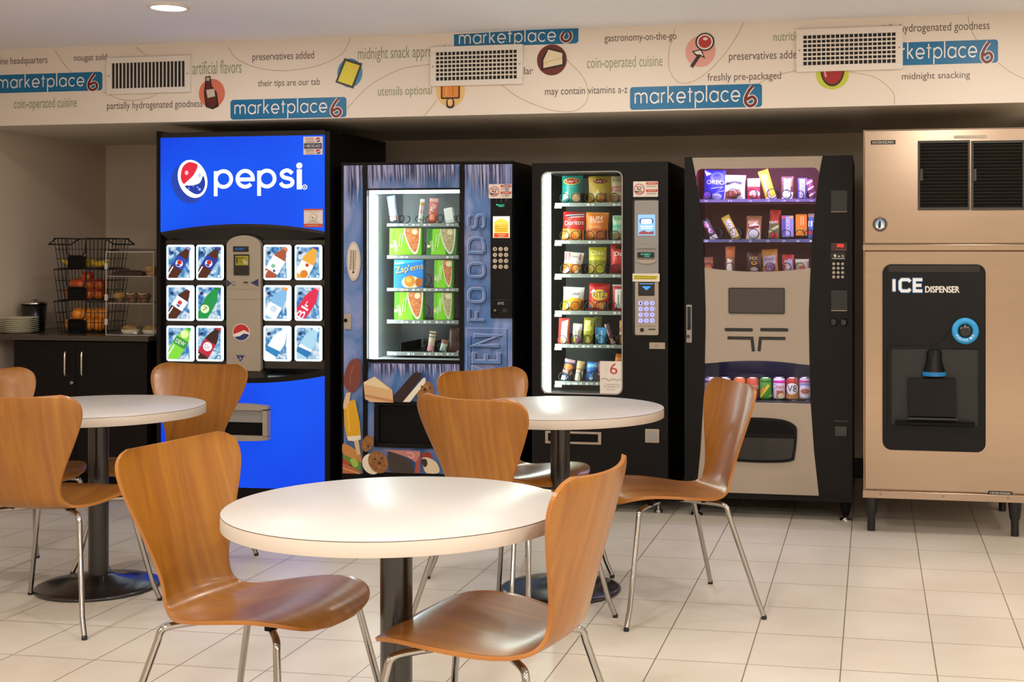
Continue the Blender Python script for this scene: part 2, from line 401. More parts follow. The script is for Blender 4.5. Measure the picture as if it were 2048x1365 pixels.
def sign(u0, v0, u1, v1, cut=None):
    q = []
    Wd, Hh = u1 - u0, v1 - v0
    fx = lambda t: u0 + Wd * t
    six = [(fx(.93), v0 + .03 * Hh), (fx(.9), v0 + .25 * Hh), (fx(.875), v0 + .55 * Hh), (fx(.88), v0 + .78 * Hh), (fx(.91), v0 + .9 * Hh), (fx(.945), v0 + .8 * Hh), (fx(.95), v0 + .62 * Hh), (fx(.925), v0 + .5 * Hh), (fx(.885), v0 + .62 * Hh)]
    if cut is None:
        q = [('r', TEAL, u0, v0, u1, v1, 6)]
        b = MB().art(S, q).build('marketplace_sign', soffit)
        MB().art(S, [('g', '#f2eee8', 'marketplace', fx(.035), v0 + .02 * Hh, fx(.835), v0 + .99 * Hh, {'w': .155})], 3).build('lettering', b)
        pts = spline(six, 5)
        MB().art(S, [('l', '#f3e9e0', pts, .2 * Hh), ('l', '#6e2018', pts, .125 * Hh)], 4).build('numeral_six', b)
    return q
sign(-12, 147, 205, 184); sign(461, 197, 693, 237); sign(1260, 171, 1524, 217); sign(1742, 83, 1996, 129)
# the sign cut off by the ceiling
zc_v = 61
b = MB().art(S, [('p', TEAL, [(908, zc_v + 3.5), (1157, zc_v - 2), (1157, 87), (1152, 91), (912, 91), (908, 87)])]).build('marketplace_sign', soffit)
mbx = MB(); V0, F0 = text2d('marketplace', .15)
bmx = bmesh.new(); bv = [bmx.verts.new((918 + p[0] * 194, 93 - p[1] * 38 + 2, 0)) for p in V0]
for f in F0:
    try: bmx.faces.new([bv[i] for i in f])
    except ValueError: pass
bmesh.ops.bisect_plane(bmx, geom=bmx.verts[:] + bmx.edges[:] + bmx.faces[:], plane_co=(0, zc_v + 4, 0), plane_no=(.02, 1, 0), clear_inner=True)
bmx.verts.index_update()
mbx.flat([(p.co.x, p.co.y) for p in bmx.verts], [[p.index for p in f.verts] for f in bmx.faces], S.at(1020), 3, '#f2eee8'); bmx.free()
mbx.build('lettering', b)
pts = spline([(1129, 64), (1124, 72), (1125, 79), (1132, 83), (1140, 79), (1142, 71), (1139, 64)], 5)
MB().art(S, [('l', '#f3e9e0', pts, 8), ('l', '#6e2018', pts, 5)], 4).build('numeral_six', b)
def swirl(pts, wd=1.4): MB().art(S, [('l', TAN, spline([p for p in pts], 10), wd)]).build('printed_swirl', soffit)
swirl([(110, 100), (128, 128), (143, 145)]); swirl([(205, 182), (240, 198), (270, 201), (300, 196), (318, 186)]); swirl([(272, 94), (294, 112)])
swirl([(456, 90), (475, 115), (520, 135), (575, 141), (640, 132), (685, 110), (701, 80)])
swirl([(694, 215), (740, 170), (800, 140), (862, 131)]); swirl([(848, 232), (875, 200)])
swirl([(1003, 168), (1040, 195), (1100, 220), (1150, 223), (1175, 200), (1168, 160), (1133, 120)])
swirl([(1350, 55), (1338, 100), (1340, 140), (1362, 165), (1400, 155), (1440, 120), (1470, 80), (1488, 46)])
swirl([(1500, 178), (1540, 155), (1595, 142)]); swirl([(1700, 143), (1750, 155), (1785, 185), (1789, 210)]); swirl([(1936, 30), (1940, 55), (1955, 83)]); swirl([(1996, 125), (2022, 145), (2048, 158)])
def icon(name, items): MB().art(S, items, 2).build(name, soffit)
icon('printed_bottle_picture', [('e', '#d8755a', 424, 187, 26, 29), ('p', '#1f1714', [(411, 153), (421, 152), (424, 172), (434, 185), (438, 213), (426, 219), (412, 214), (408, 186), (410, 170)]), ('p', '#5c1d1a', [(413, 163), (420, 163), (422, 175), (431, 187), (434, 209), (426, 215), (415, 211), (411, 187), (413, 172)]), ('p', '#c9bfae', [(413, 180), (429, 178), (431, 193), (416, 196)]), ('r', '#b8ada0', 413, 155, 420, 162)])
icon('printed_crisp_bag_picture', [('e', '#2f86ad', 700, 146, 25, 29), ('p', '#1f1d14', [(689, 116), (725, 128), (707, 178), (671, 164)]), ('p', '#e0d21e', [(692, 122), (720, 132), (704, 172), (676, 162)]), ('e', '#f0b43c', 710, 136, 4, 4)])
icon('printed_ice_lolly_picture', [('e', '#eec07a', 901, 180, 29, 34), ('r', '#2a1a10', 882, 150, 920, 198, 3), ('r', '#e08d34', 885, 152, 917, 195, 2), ('l', '#f3a95a', [(893, 155), (893, 192)], 3), ('l', '#c97422', [(906, 155), (906, 192)], 2), ('r', '#2a1a10', 893, 197, 909, 217, 7), ('r', '#ecc27e', 896, 198, 906, 213, 5)])
icon('printed_cheese_picture', [('e', '#6b2a20', 1104, 120, 30, 31), ('p', '#1f1512', [(1096, 95), (1128, 105), (1129, 132), (1083, 140), (1083, 119)]), ('p', '#e8d9b5', [(1097, 99), (1125, 107), (1125, 129), (1087, 136), (1087, 120)]), ('l', '#d9c48f', [(1088, 126), (1125, 116)], 2.5)])
icon('printed_lollipop_picture', [('e', '#e2a093', 1401, 103, 30, 31), ('l', '#1f1512', [(1404, 103), (1383, 134)], 7), ('p', '#1f1512', [(1384, 102), (1402, 99), (1411, 118), (1400, 112), (1392, 112)]), ('p', '#efe4d8', [(1388, 104), (1401, 101), (1407, 113), (1400, 109), (1394, 109)]), ('e', '#1f1512', 1410, 84, 19, 18), ('e', '#e9e0d6', 1410, 84, 16, 15.5), ('e', '#b3302a', 1410, 84, 13, 12.5), ('e', '#f0d9d2', 1411, 78, 5, 3)])
icon('printed_jelly_bean_picture', [('e', '#c3cc3a', 1665, 148, 33, 31), ('e', '#1f1512', 1665, 140, 24, 33), ('e', '#a3231d', 1665, 139, 21, 30), ('l', '#e5b0a8', [(1649, 142), (1652, 154)], 3)])

# ------------------------------------------------------------------ vents on the frieze
def vent(u0, v0, u1, v1, fr, label, horiz):
    x0, y0, D = XY(u0, SA, SB); x1 = XY(u1, SA, SB)[0]; uc = (u0 + u1) / 2
    z1, z0 = Z(uc, v0, SA, SB), Z(uc, v1, SA, SB); f = fr * D / F_PX
    y = SA + SB * (x0 + x1) / 2; L = (x1 - x0) / 2
    t = thing('air_vent', label, 'vent', ((x0 + x1) / 2, y - .010, (z0 + z1) / 2), (0, 0, math.atan(SB)), 'air vents in the printed frieze')
    hh = (z1 - z0) / 2
    mb = MB()
    mb.box(-L - f, L + f, -.008, .009, hh, hh + f, 'vent_white', .002).box(-L - f, L + f, -.008, .009, -hh - f, -hh, 'vent_white', .002)
    mb.box(-L - f, -L, -.008, .009, -hh, hh, 'vent_white').box(L, L + f, -.008, .009, -hh, hh, 'vent_white')
    mb.build('frame', t, True)
    MB().box(-L, L, -.0012, -.0002, -hh, hh, 'vent_shade').build('duct_shade_sheet', t, True)  # flat dark sheet, its colour stands in for the shade behind the louvers
    mb = MB(); n = 20
    for i in range(n + 1):
        xx = -L + 2 * L * i / n; mb.box(xx - .0025, xx + .0025, -.007, -.0015, -hh, hh, 'vent_white')
    mb.build('vertical_louvers', t, True)
    if horiz:
        mb = MB()
        for i in range(1, 7): zz = -hh + 2 * hh * i / 7; mb.box(-L, L, -.010, -.0072, zz - .0035, zz + .0035, 'vent_white')
        mb.build('horizontal_louvers', t, True)
    for sx in (-1, 1): MB().lathe([(.004, -.0095), (.003, -.0085), (.004, -.008)], 'steel_dark', (sx * (L + f * .5), 0, 0), 10, ax='y').build('screw', t, True)
vent(226, 125, 373, 176, 11, 'white air vent with upright blades only, at left end of frieze', False)
vent(873, 103, 1036, 160, 11, 'white grid air vent below the sign cut off by the ceiling', True)
vent(1606, 69, 1792, 129, 13, 'white grid air vent at right of frieze, above the combination machine', True)

# ------------------------------------------------------------------ ceiling downlights
def downlight(x, y, label, group='recessed ceiling downlights'):
    t = thing('recessed_downlight', label, 'ceiling light', (x, y, ZC), (0, 0, 0), group)
    MB().lathe([(.078, -.001), (.08, -.012), (.097, -.009), (.1, -.001)], 'trim_white', n=32, caps=False).build('trim_ring', t, True)
    MB().lathe([(.001, -.006), (.078, -.006)], 'lens_light', n=32, caps=False).build('lens', t, True)
    ld = bpy.data.lights.new('downlight_lamp', 'AREA'); ld.shape = 'DISK'; ld.size = .15; ld.energy = LAMP_W; ld.color = LAMP_COL; ld.spread = PI
    lo = bpy.data.objects.new('downlight_lamp', ld); COL.objects.link(lo); lo.parent = t; lo.location = (0, 0, -.014)
    return t
D0 = F_PX * (ZC - H) / (CY - 12); cx0, cy0 = ray(337)
LX, LY = D0 * cx0, D0 * cy0
d0 = downlight(LX, LY, 'round recessed ceiling light near the top left corner')
far_lamp = []
for e_ in LAMP_FAR: q = [c for c in d0.children if c.type == 'LIGHT'][0].data.copy(); q.energy = e_; far_lamp.append(q)
for i, xx in enumerate((LX, LX + 1.9, LX + 3.8, LX + 5.2)):
    for j, yy in enumerate((LY, LY - 2.1, LY - 4.2, LY - 6.3)):
        if i or j:
            dd = dup(d0, (xx, yy, ZC), 0, 'round recessed ceiling light beyond the edge of the picture')
            if j:
                for ch in dd.children:
                    if ch.type == 'LIGHT': ch.data = far_lamp[j - 1]

# ------------------------------------------------------------------ vending machine building blocks
def shell(t, u0, u1, vtop, wins, Yf, Yb, z0, inner, depth=.5, body='black_body'):
    uc = (u0 + u1) / 2; x0, x1, z1 = X(u0, Yf), X(u1, Yf), Z(uc, vtop, Yf)
    W = [(X(a, Yf), Z((a + c) / 2, d, Yf), X(c, Yf), Z((a + c) / 2, b, Yf)) for a, b, c, d in wins]
    W.sort(key=lambda q: q[1]); mb = MB(); zz = z0
    for a, b, c, d in W:
        mb.box(x0, x1, Yf, Yb, zz, b, body); mb.box(x0, a, Yf, Yb, b, d, body); mb.box(c, x1, Yf, Yb, b, d, body)
        mb.box(a, c, Yf + depth, Yb, b, d, body); zz = d
    mb.box(x0, x1, Yf, Yb, zz, z1, body)
    mb.build('cabinet', t)
    for wi, (a, b, c, d) in enumerate(W):
        q = MB(); e = .002; y0, y1 = Yf + .02, Yf + depth - .002
        V = [(x, y, z) for x in (a + e, c - e) for y in (y0, y1) for z in (b + e, d - e)]
        q.add(V, [(0, 1, 3, 2), (4, 5, 7, 6), (0, 2, 6, 4), (1, 3, 7, 5), (2, 6, 7, 3)], inner if isinstance(inner, str) else inner[wi]); q.build('liner', t)
    return W
def shelf(t, u0, u1, v0, v1, Y, tags=(), divs=(), dh=.05, strip='tray_strip', deep=.34):
    uc = (u0 + u1) / 2; x0, x1 = X(u0, Y), X(u1, Y); zt, zb = Z(uc, v0, Y), Z(uc, v1, Y)
    mb = MB().box(x0, x1, Y, Y + .004, zb, zt + .002, strip).box(x0, x1, Y + .004, Y + deep, zt - .006, zt, 'tray')
    for u in divs: xx = X(u, Y); mb.box(xx - .001, xx + .001, Y + .006, Y + deep, zt, zt + dh, 'tray')
    s = mb.build('shelf', t)
    it = []
    for q in tags: it += [('r', 'tag_white', q, v0 + 1.2, q + 5, v1 - 1.2), ('r', 'tag_white', q + 8, v0 + 1.8, q + 9.4, v1 - 1.8), ('r', 'tag_white', q + 11, v0 + 1.6, q + 14, v1 - 1.6)]
    if it: MB().art(Px(Y), it).build('price_tags', s)
    return zt
def coil(t, uc, rpx, v, Y, turns=3.5, L=.24):
    D = XY(uc, Y)[2]; r = rpx * D / F_PX; xc, z = X(uc, Y), Z(uc, v, Y) + r + .003
    P = []; n = int(turns * 14)
    for i in range(n + 1):
        a = 2 * PI * i / 14 - PI / 2; yy = 0 if i < 14 else (i - 14) / (n - 14) * L
        P.append((xc + r * math.cos(a), Y + yy, z + r * math.sin(a)))
    MB().tube(P, .0022, 'coil', 5).build('vending_coil', t)
def pane(t, u0, v0, u1, v1, Y, name='window_glass', m='glass'):
    MB().pbox(u0, v0, u1, v1, Y, Y + .004, m).build(name, t)
def keypad(t, us, vs, r, Y, col, num=True, name='key'):
    n = 0
    for v in vs:
        for u in us:
            x, y, D = XY(u, Y); rr = r * D / F_PX
            k = MB().lathe([(rr, -.001), (rr, -.006), (rr * .8, -.008)], col, (x, Y, Z(u, v, Y)), 14, ax='y')
            if num: k.art(Px(Y - .008), [('t', '#3a3540', '123456789*0#'[n], u - r * .3, v - r * .5, u + r * .3, v + r * .5)])
            k.build(name, t); n += 1
def warn_sticker(t, u0, v0, u1, v1, Y, tall=False):
    a = [('r', '#e4d8ca', u0, v0, u1, v1, 1.5)]
    if tall:
        a += [('r', '#c8502c', u0, v0, u1, v0 + 3), ('r', '#c8502c', u0, v1 - 7, u1, v1), ('e', '#a89c90', (u0 + u1) / 2, (v0 + v1) / 2 - 2, 8, 7), ('e', '#e4d8ca', (u0 + u1) / 2, (v0 + v1) / 2 - 2, 7, 6), ('p', '#6b625a', [((u0 + u1) / 2 - 4, (v0 + v1) / 2 - 4), ((u0 + u1) / 2 + 5, (v0 + v1) / 2 + 2), ((u0 + u1) / 2 - 2, (v0 + v1) / 2)])]
        a += [('l', '#b5a99d', [(u0 + 5, v0 + 5.5), (u1 - 5, v0 + 5.5)], .8), ('l', '#a59a8e', [(u0 + 9, v1 - 12), (u1 - 9, v1 - 12)], .8), ('l', '#a59a8e', [(u0 + 5, v1 - 9), (u1 - 5, v1 - 9)], .8), ('l', '#e4d8ca', [(u0 + 7, v1 - 3.5), (u1 - 7, v1 - 3.5)], .8)]
    else:
        m = u0 + (u1 - u0) * .5; cy = (v0 + v1) / 2; r = (m - u0) * .42; cx = (u0 + m) / 2
        a += [('r', '#c0442a', m + 1, v0 + 1.5, u1 - 1, v0 + 6.5), ('r', '#c0442a', m + 1, cy + .5, u1 - 1, cy + 5.5)]
        for vv in (v0 + 9, v0 + 11, cy + 8, cy + 10): a.append(('l', '#9a8f86', [(m + 2, vv), (u1 - 3, vv)], .7))
        for vv in (v0 + 4, cy + 3): a.append(('l', '#e4d8ca', [(m + 5, vv), (u1 - 4, vv)], 1))
        a += [('e', '#c0443a', cx, cy, r, r), ('e', '#e4d8ca', cx, cy, r * .86, r * .86), ('p', '#4b4640', [(cx - 2, cy - 6), (cx + 6, cy - 4), (cx + 2, cy + 3), (cx - 5, cy + 1)]), ('p', '#e4d8ca', [(cx - 1, cy - 4.5), (cx + 4, cy - 3), (cx + 1, cy + 1), (cx - 3, cy)]), ('p', '#3b3630', [(cx - 8, cy + 3), (cx + 1, cy + 5), (cx + 7, cy + 6), (cx - 6, cy + 7)]), ('l', '#c0443a', [(cx - r * .65, cy - r * .65), (cx + r * .65, cy + r * .65)], 1.3)]
    MB().art(Px(Y), a).build('warning_sticker', t)

# ---------------------------------------------------------------- drink machine (blue)
YF = 6.78
t = thing('drink_machine', 'tall drink vending machine with glowing blue sign and twelve lit bottle buttons', 'vending machine', (X(486, YF), YF, 0))
x0, x1, zt = X(313, YF), X(660, YF), Z(486, 263, YF)
MB().box(x0, x1, YF + .16, 7.62, .03, zt, 'dark_side').build('cabinet', t)
mb = MB().pbox(313, 263, 321, 1003, YF, YF + .16, 'black_body').pbox(649, 263, 660, 1003, YF, YF + .16, 'black_body')
mb.build('front_frame', t)
q2 = lambda u: 1 - ((u - 485) / 165) ** 2
us = [321 + 328 * i / 24 for i in range(25)]
arch = lambda e: [(u, 464 + e - 16 * q2(u)) for u in us]
MB().pprism([(321, 263), (649, 263)] + arch(6)[::-1], YF + .004, YF + .16, 'black_gloss').build('sign_housing', t)
sg = MB().pprism([(321, 273), (648.5, 273)] + [(min(u, 648.5), v) for u, v in arch(0)[::-1]], YF - .008, YF + .004, 'blue_backlit').build('backlit_sign', t)
WL = ('#ffffff', 1.35); P_ = Px(YF - .008)
MB().art(P_, [('g', WL, 'peps', 428, 338, 589, 392, {'w': .235}), ('l', WL, [(599, 339), (599, 379)], 10), ('e', WL, 599, 331.5, 6, 6), ('e', WL, 610, 374.5, 5, 5), ('e', '#2a5be8', 610, 374.5, 3.6, 3.6), ('e', WL, 610, 374.5, 1.4, 1.4)], 2).build('sign_lettering', sg)
a = []; rot = math.radians(-18)
cap = ell(379, 363, 31, 41, rot, 36)
cr = []
for i, p in enumerate(ell(376, 367, 34, 44, rot, 64)):
    k = 1.0 if i % 2 else .88
    cr.append((376 + (p[0] - 376) * k, 367 + (p[1] - 367) * k))
a += [('p', ('#1740b0', .9), cr), ('p', ('#ffffff', 1.35), ell(385.5, 358, 28.5, 39, rot, 36))]
inn = ell(385.5, 358, 24, 34, rot, 48)
def cutp(pts, f): return [p for p in pts if f(p)]
a += [('p', ('#e0203c', 1.0), spline([(362, 350), (366, 334), (377, 325), (388, 326), (396, 332), (388, 350), (376, 362), (368, 368), (363, 360)], 5, True)),
      ('p', ('#1238a8', .9), spline([(370, 372), (385, 371), (400, 366), (407, 352), (411, 368), (406, 383), (396, 389), (384, 385)], 5, True)),
      ('e', ('#ffb7c0', 1.1), 374, 346, 3.5, 4.5), ('e', ('#c9d4ea', 1.0), 400, 351, 4, 4.5), ('e', ('#8fb0ff', 1.1), 400, 379, 2.6, 2.6), ('e', ('#8fb0ff', 1.1), 396, 375, 1.6, 1.6), ('e', ('#8fb0ff', 1.1), 379, 377, 1.4, 1.4), ('e', ('#8fb0ff', 1.1), 388, 373, 1.2, 1.2)]
MB().art(P_, a, 2).build('bottle_cap_emblem', sg)
def mini_globe(u, v, r, em=0):
    c = (lambda h: (h, em)) if em else (lambda h: h)
    up = [(u + r * math.cos(x), v - r * math.sin(x)) for x in [PI * (-.02 + i / 14 * 1.1) for i in range(15)]]
    lo = [(u + r * math.cos(x), v - r * math.sin(x)) for x in [PI * (1.2 + i / 14 * .72) for i in range(15)]]
    return [('e', c('#efe6da'), u, v, r * 1.08, r * 1.08), ('p', c('#c2252c'), up + [(u - r * .3, v + r * .02), (u + r * .35, v - r * .3)]), ('p', c('#1d2f6b'), lo + [(u + r * .35, v + r * .15), (u - r * .2, v + r * .5)])]
a = [('r', '#e6dcd2', 607, 273.5, 645.5, 309.5)] + mini_globe(636.5, 279.5, 4.5) + mini_globe(637, 303.5, 4.5)
a += [('r', '#1d2350', 609, 286.5, 644, 297.5), ('t', '#e6dcd2', '1-800-362-6653', 611, 289.5, 642, 294.5), ('t', '#c2403a', 'PEPSI', 612, 276, 628, 280), ('l', '#cfa79a', [(612, 283), (629, 283)], 2), ('t', '#8d2a2a', 'PEPSI', 613, 300, 629, 303.5), ('l', '#cfa79a', [(612, 306.5), (629, 306.5)], 2), ('l', '#8d88a8', [(612, 288), (641, 288)], .8), ('l', '#8d88a8', [(612, 296.3), (641, 296.3)], .8)]
MB().art(P_, a, 2).build('service_sticker', t)
warn_sticker(t, 608, 418, 645.5, 455, YF - .009, True)
# hood, recess, selection buttons
A0, A1 = arch(6), [(u, 480) for u in us]
R0 = [(X(u, YF), YF + .002, Z(u, v, YF)) for u, v in A0]; R1 = [(X(u, YF), YF + .028, Z(u, v, YF)) for u, v in A1]
mb = MB(); mb.keep = 1; mb.add(R0 + R1, [(i, i + 1, 26 + i, 25 + i) for i in range(24)], 'black_gloss', True); mb.build('hood', t)
YR = YF + .03
MB().pbox(321, 478, 649, 748, YR, YR + .03, 'black_gloss').build('button_panel', t)
def bottle(cx, cy, L, W, rot, body, cap, label, lab=(.3, .62), extra=()):
    c, s = math.cos(rot), math.sin(rot)
    def tr(pts): return [(cx + x * W * c + (y - .5) * L * s, cy + x * W * s - (y - .5) * L * c) for x, y in pts]
    prof = [(.42, 0), (.5, .04), (.46, .2), (.5, .3), (.5, .62), (.46, .68), (.36, .78), (.22, .87), (.19, .92)]
    q = [('p', cap, tr([(-.24, .91), (.24, .91), (.24, 1), (-.24, 1)])), ('p', body, tr(prof + [(-x, y) for x, y in prof[::-1]]))]
    if label: q.append(('p', label, tr([(-.51, lab[0]), (.51, lab[0]), (.51, lab[1]), (-.51, lab[1])])))
    q.append(('p', ('#ffffff', .8), tr([(-.36, .08), (-.26, .08), (-.26, lab[0] - .03), (-.36, lab[0] - .03)]))) if lab[0] > .2 else None
    for it in extra:
        if it[0] == 'e': p = tr([(it[2], it[3])])[0]; q.append(('e', it[1], p[0], p[1], it[4] * W, it[4] * W))
        if it[0] == 'p': q.append(('p', it[1], tr(it[2])))
        if it[0] == 't': p = tr([(it[3], it[4])])[0]; q.append(('t', it[1], it[2], p[0] - it[5] * W, p[1] - it[6] * L, p[0] + it[5] * W, p[1] + it[6] * L, {'rot': rot + it[7]}))
    return q
e_ = lambda h, s=.85: (h, s)
COLA, BLUE, WHT = e_('#5a2a1c', .7), e_('#2a49b4'), e_('#f6f4fa', 1.2)
gl = [('e', WHT, 0, .5, .3), ('e', e_('#c8322e'), -.02, .53, .2), ('p', e_('#24469e'), [(-.2, .46), (.22, .48), (.1, .42), (-.1, .42)])]
BT = [[bottle(0, 0, 77, 24, 0.54, COLA, e_('#8aa0d8'), BLUE, (.38, .68), gl), bottle(0, 0, 77, 24, 0.54, COLA, e_('#31479e'), e_('#1f3aa6'), (.38, .68), gl),
       bottle(0, 0, 74, 27, 0.54, e_('#b5583a', .8), e_('#d88a5e'), WHT, (.25, .66), [('e', e_('#8fc9a2'), -.1, .4, .16), ('e', e_('#3a5c8c'), .15, .3, .1)]), bottle(0, 0, 77, 26, 0.48, e_('#e8a83a', 1), e_('#2456b8'), e_('#f7ece0', 1.1), (.16, .52), [('e', e_('#e88a2e'), .15, .22, .3), ('e', e_('#d8442e'), .05, .46, .14)])],
      [bottle(0, 0, 79, 24, 0.58, COLA, WHT, WHT, (.38, .66), [('e', e_('#d04a3c'), -.02, .54, .19), ('p', e_('#24469e'), [(-.2, .47), (.2, .48), (.1, .43), (-.1, .43)])]), bottle(0, 0, 77, 24, 0.48, e_('#149a4a'), e_('#128a40'), None, (.1, .1), [('e', e_('#e6efc0', 1), -.1, .34, .36), ('t', e_('#2a8a3c'), '7', -.1, .34, .16, .06, 0)]),
       bottle(0, 0, 77, 27, 0.50, e_('#7fb8e2', 1), e_('#ef9a5a', 1), e_('#e9f2fa', 1.1), (.12, .48), [('e', e_('#c9dcec', 1), 0, .36, .25)]), bottle(0, 0, 83, 26, 0.57, e_('#e0284e', .95), e_('#f2b8c0', 1), None, (.1, .1), [('t', WHT, 'BI', 0, .25, .5, .09, -PI / 2), ('t', WHT, 'r', 0, .5, .2, .04, -PI / 2)])],
      [bottle(0, 0, 83, 27, 0.54, e_('#7fd83a', 1), e_('#2eb05a'), e_('#3f9e4a'), (.46, .66), [('t', e_('#f0f6e0', 1.1), 'DEW', 0, .56, .36, .05, -.1), ('e', e_('#d9e8a0', 1.1), -.05, .78, .3)]), bottle(0, 0, 81, 25, 0.52, e_('#43231c', .7), e_('#c0303e'), e_('#c42a44'), (.22, .58), [('e', WHT, 0, .44, .36), ('t', e_('#b02a3c'), 'Dr', 0, .44, .22, .05, -.2)]),
       bottle(0, 0, 77, 27, 0.54, e_('#e4f3fb', 1.2), WHT, e_('#2f8ac6'), (.22, .42), [('p', WHT, [(-.5, .36), (.5, .4), (.5, .43), (-.5, .43)])]), bottle(0, 0, 77, 27, 0.52, e_('#a6d4ea', 1), e_('#d8ecf6', 1.1), e_('#2a80c0'), (.2, .42), [('p', WHT, [(-.5, .34), (.5, .38), (.5, .43), (-.5, .43)])])]]
def clip_poly(V, x0, y0, x1, y1):
    for ax, lim, sg_ in ((0, x0, 1), (0, x1, -1), (1, y0, 1), (1, y1, -1)):
        o = []
        for i in range(len(V)):
            p, q = V[i - 1], V[i]; a, b = (p[ax] - lim) * sg_, (q[ax] - lim) * sg_
            if (a >= 0) != (b >= 0): k = a / (a - b); o.append((p[0] + (q[0] - p[0]) * k, p[1] + (q[1] - p[1]) * k))
            if b >= 0: o.append(q)
        V = o
        if not V: break
    return V
for ri, (va, vb) in enumerate(((490, 560.5), (571, 642), (652, 723))):
    for ci, (ua, ub) in enumerate(((333, 389), (392.5, 447.5), (527, 583), (589.5, 644.5))):
        mb = MB(); sl = 2.5
        mb.pprism(rrect(ua, va, ub, vb, 5), YR - .022, YR + .001, ('#e2f4ff', 2.0), 'black_gloss')
        bt = mb.build('selection_button', t)
        S2 = Px(YR - .022, eps=.0005); cx, cy = (ua + ub) / 2 - 2, (va + vb) / 2
        wr = 9 if ci in (0, 2) else 5
        lft, rgt, tp, bm_ = ua + 4, ub - wr, va + 4, vb - 4
        items = [('p', 'ice_print', [(lft, tp), (rgt, tp), (rgt - 1.5, cy), (rgt, bm_), (lft, bm_), (lft - .5, cy)]), ('e', ('#2c4a80', .6), ua + 11, va + 16, 4.2, 3.6)]
        for it in BT[ri][ci]:
            if it[0] == 'p': V = [(x + cx, y + cy + 2) for x, y in it[2]]
            elif it[0] == 'e': V = ell(it[2] + cx, it[3] + cy + 2, it[4], it[5], 0, 18)
            else: items.append((it[0], it[1], it[2], it[3] + cx, it[4] + cy + 2, it[5] + cx, it[6] + cy + 2, it[7])); continue
            V = clip_poly(V, lft, tp, rgt + 2, bm_)
            if len(V) > 2: items.append(('p', it[1], V))
        items.append(('r', ('#dfeefa', 1), ub - wr - 6, vb - 10, ub - wr - 2, vb - 5.5))
        MB().art(S2, items, 1).build('drink_picture', bt)
# payment column
YCo = YR - .028
col = MB().pprism([(453, 748), (521, 748), (521, 492)] + [(487 + 34 * math.cos(a), 492 - 21 * math.sin(a)) for a in [PI * i / 14 for i in range(1, 14)]] + [(453, 492)], YCo, YR + .01, 'silver_plastic').build('payment_column', t)
MB().pbox(466, 493, 497, 504, YCo - .003, YCo, 'black_gloss').art(Px(YCo - .0032), [('t', ('#2f78d8', .8), 'VEND READY', 470, 496, 488, 500.5)]).build('message_display', t)
MB().pbox(467, 509, 498, 551, YCo - .006, YCo, 'black_gloss', .002).art(Px(YCo - .0065), [('r', ('#d8c42a', .25), 471, 512, 497, 531), ('l', '#1a1812', [(474, 515), (474, 527)], 2.5), ('l', '#1a1812', [(474, 516), (490, 516)], 1.2), ('r', '#8a7c1e', 478, 519, 484, 526), ('p', '#b9ae8a', [(486, 518), (496, 524), (496, 530), (488, 528)])]).build('bill_slot', t)
MB().lathe([(.012, -.001), (.012, -.004), (.009, -.006)], 'chrome', (X(467, YCo), YCo, Z(467, 567, YCo)), 16, ax='y').build('coin_button', t)
MB().lathe([(.011, -.001), (.011, -.003)], 'silver_panel', (X(491.5, YCo), YCo, Z(491.5, 568, YCo)), 16, ax='y').art(Px(YCo - .004), [('r', '#1a1812', 487, 564, 496, 566.5)]).build('coin_slot', t)
a = [('p', '#22305f', [(453.5, 559), (463, 567), (453.5, 575)]), ('p', '#22305f', [(517, 558), (501, 566), (517, 574)]), ('l', '#8d8272', [(454, 579), (520, 579)], .8), ('l', '#8d8272', [(454, 599), (520, 599)], .8), ('p', '#22305f', [(472, 711), (489.5, 711), (480.7, 724.5)]), ('l', '#cfc8ea', [(479, 714), (482.5, 717), (479, 720)], 1.2)] 
for q in (a[0:1], a[1:2], a[2:3], a[3:4], a[4:]): MB().art(Px(YCo), q).build('seam_line' if q[0][0] == 'l' else 'arrow_mark', col)
MB().art(Px(YCo), mini_globe(482.5, 665, 16)).build('round_emblem', col)
# lower backlit front
def bow(u): return YF - .065 * max(0, q2(u))
us2 = [322 + 327.5 * i / 24 for i in range(25)]
def pt(u, v): x, y, D = XY(u, bow(u)); return (x, y, H + (CY - v) / F_PX * XY(485, YF - .05)[2])
top1 = [pt(u, 751 + 15 * q2(u)) for u in us2]; top0 = [pt(u, 738 + 18 * q2(u)) for u in us2]; bot = [pt(u, 975) for u in us2]; kick = [pt(u, 1006) for u in us2]
inn_ = [(X(u, YF), YR, Z(485, 736, YR)) for u in us2]
def strip(A, B, c, name, par):
    mb = MB(); mb.keep = 1; n = len(A)
    mb.add(A + B, [(i, n + i, n + i + 1, i + 1) for i in range(n - 1)], c, True); return mb.build(name, par)
strip(inn_, top0, 'black_gloss', 'shelf_ledge', t); strip(top0, top1, 'black_body', 'ledge_lip', t)
lowp = strip(top1, bot, 'blue_backlit', 'backlit_lower_panel', t); strip(bot, kick, 'black_body', 'kick_plate', t)
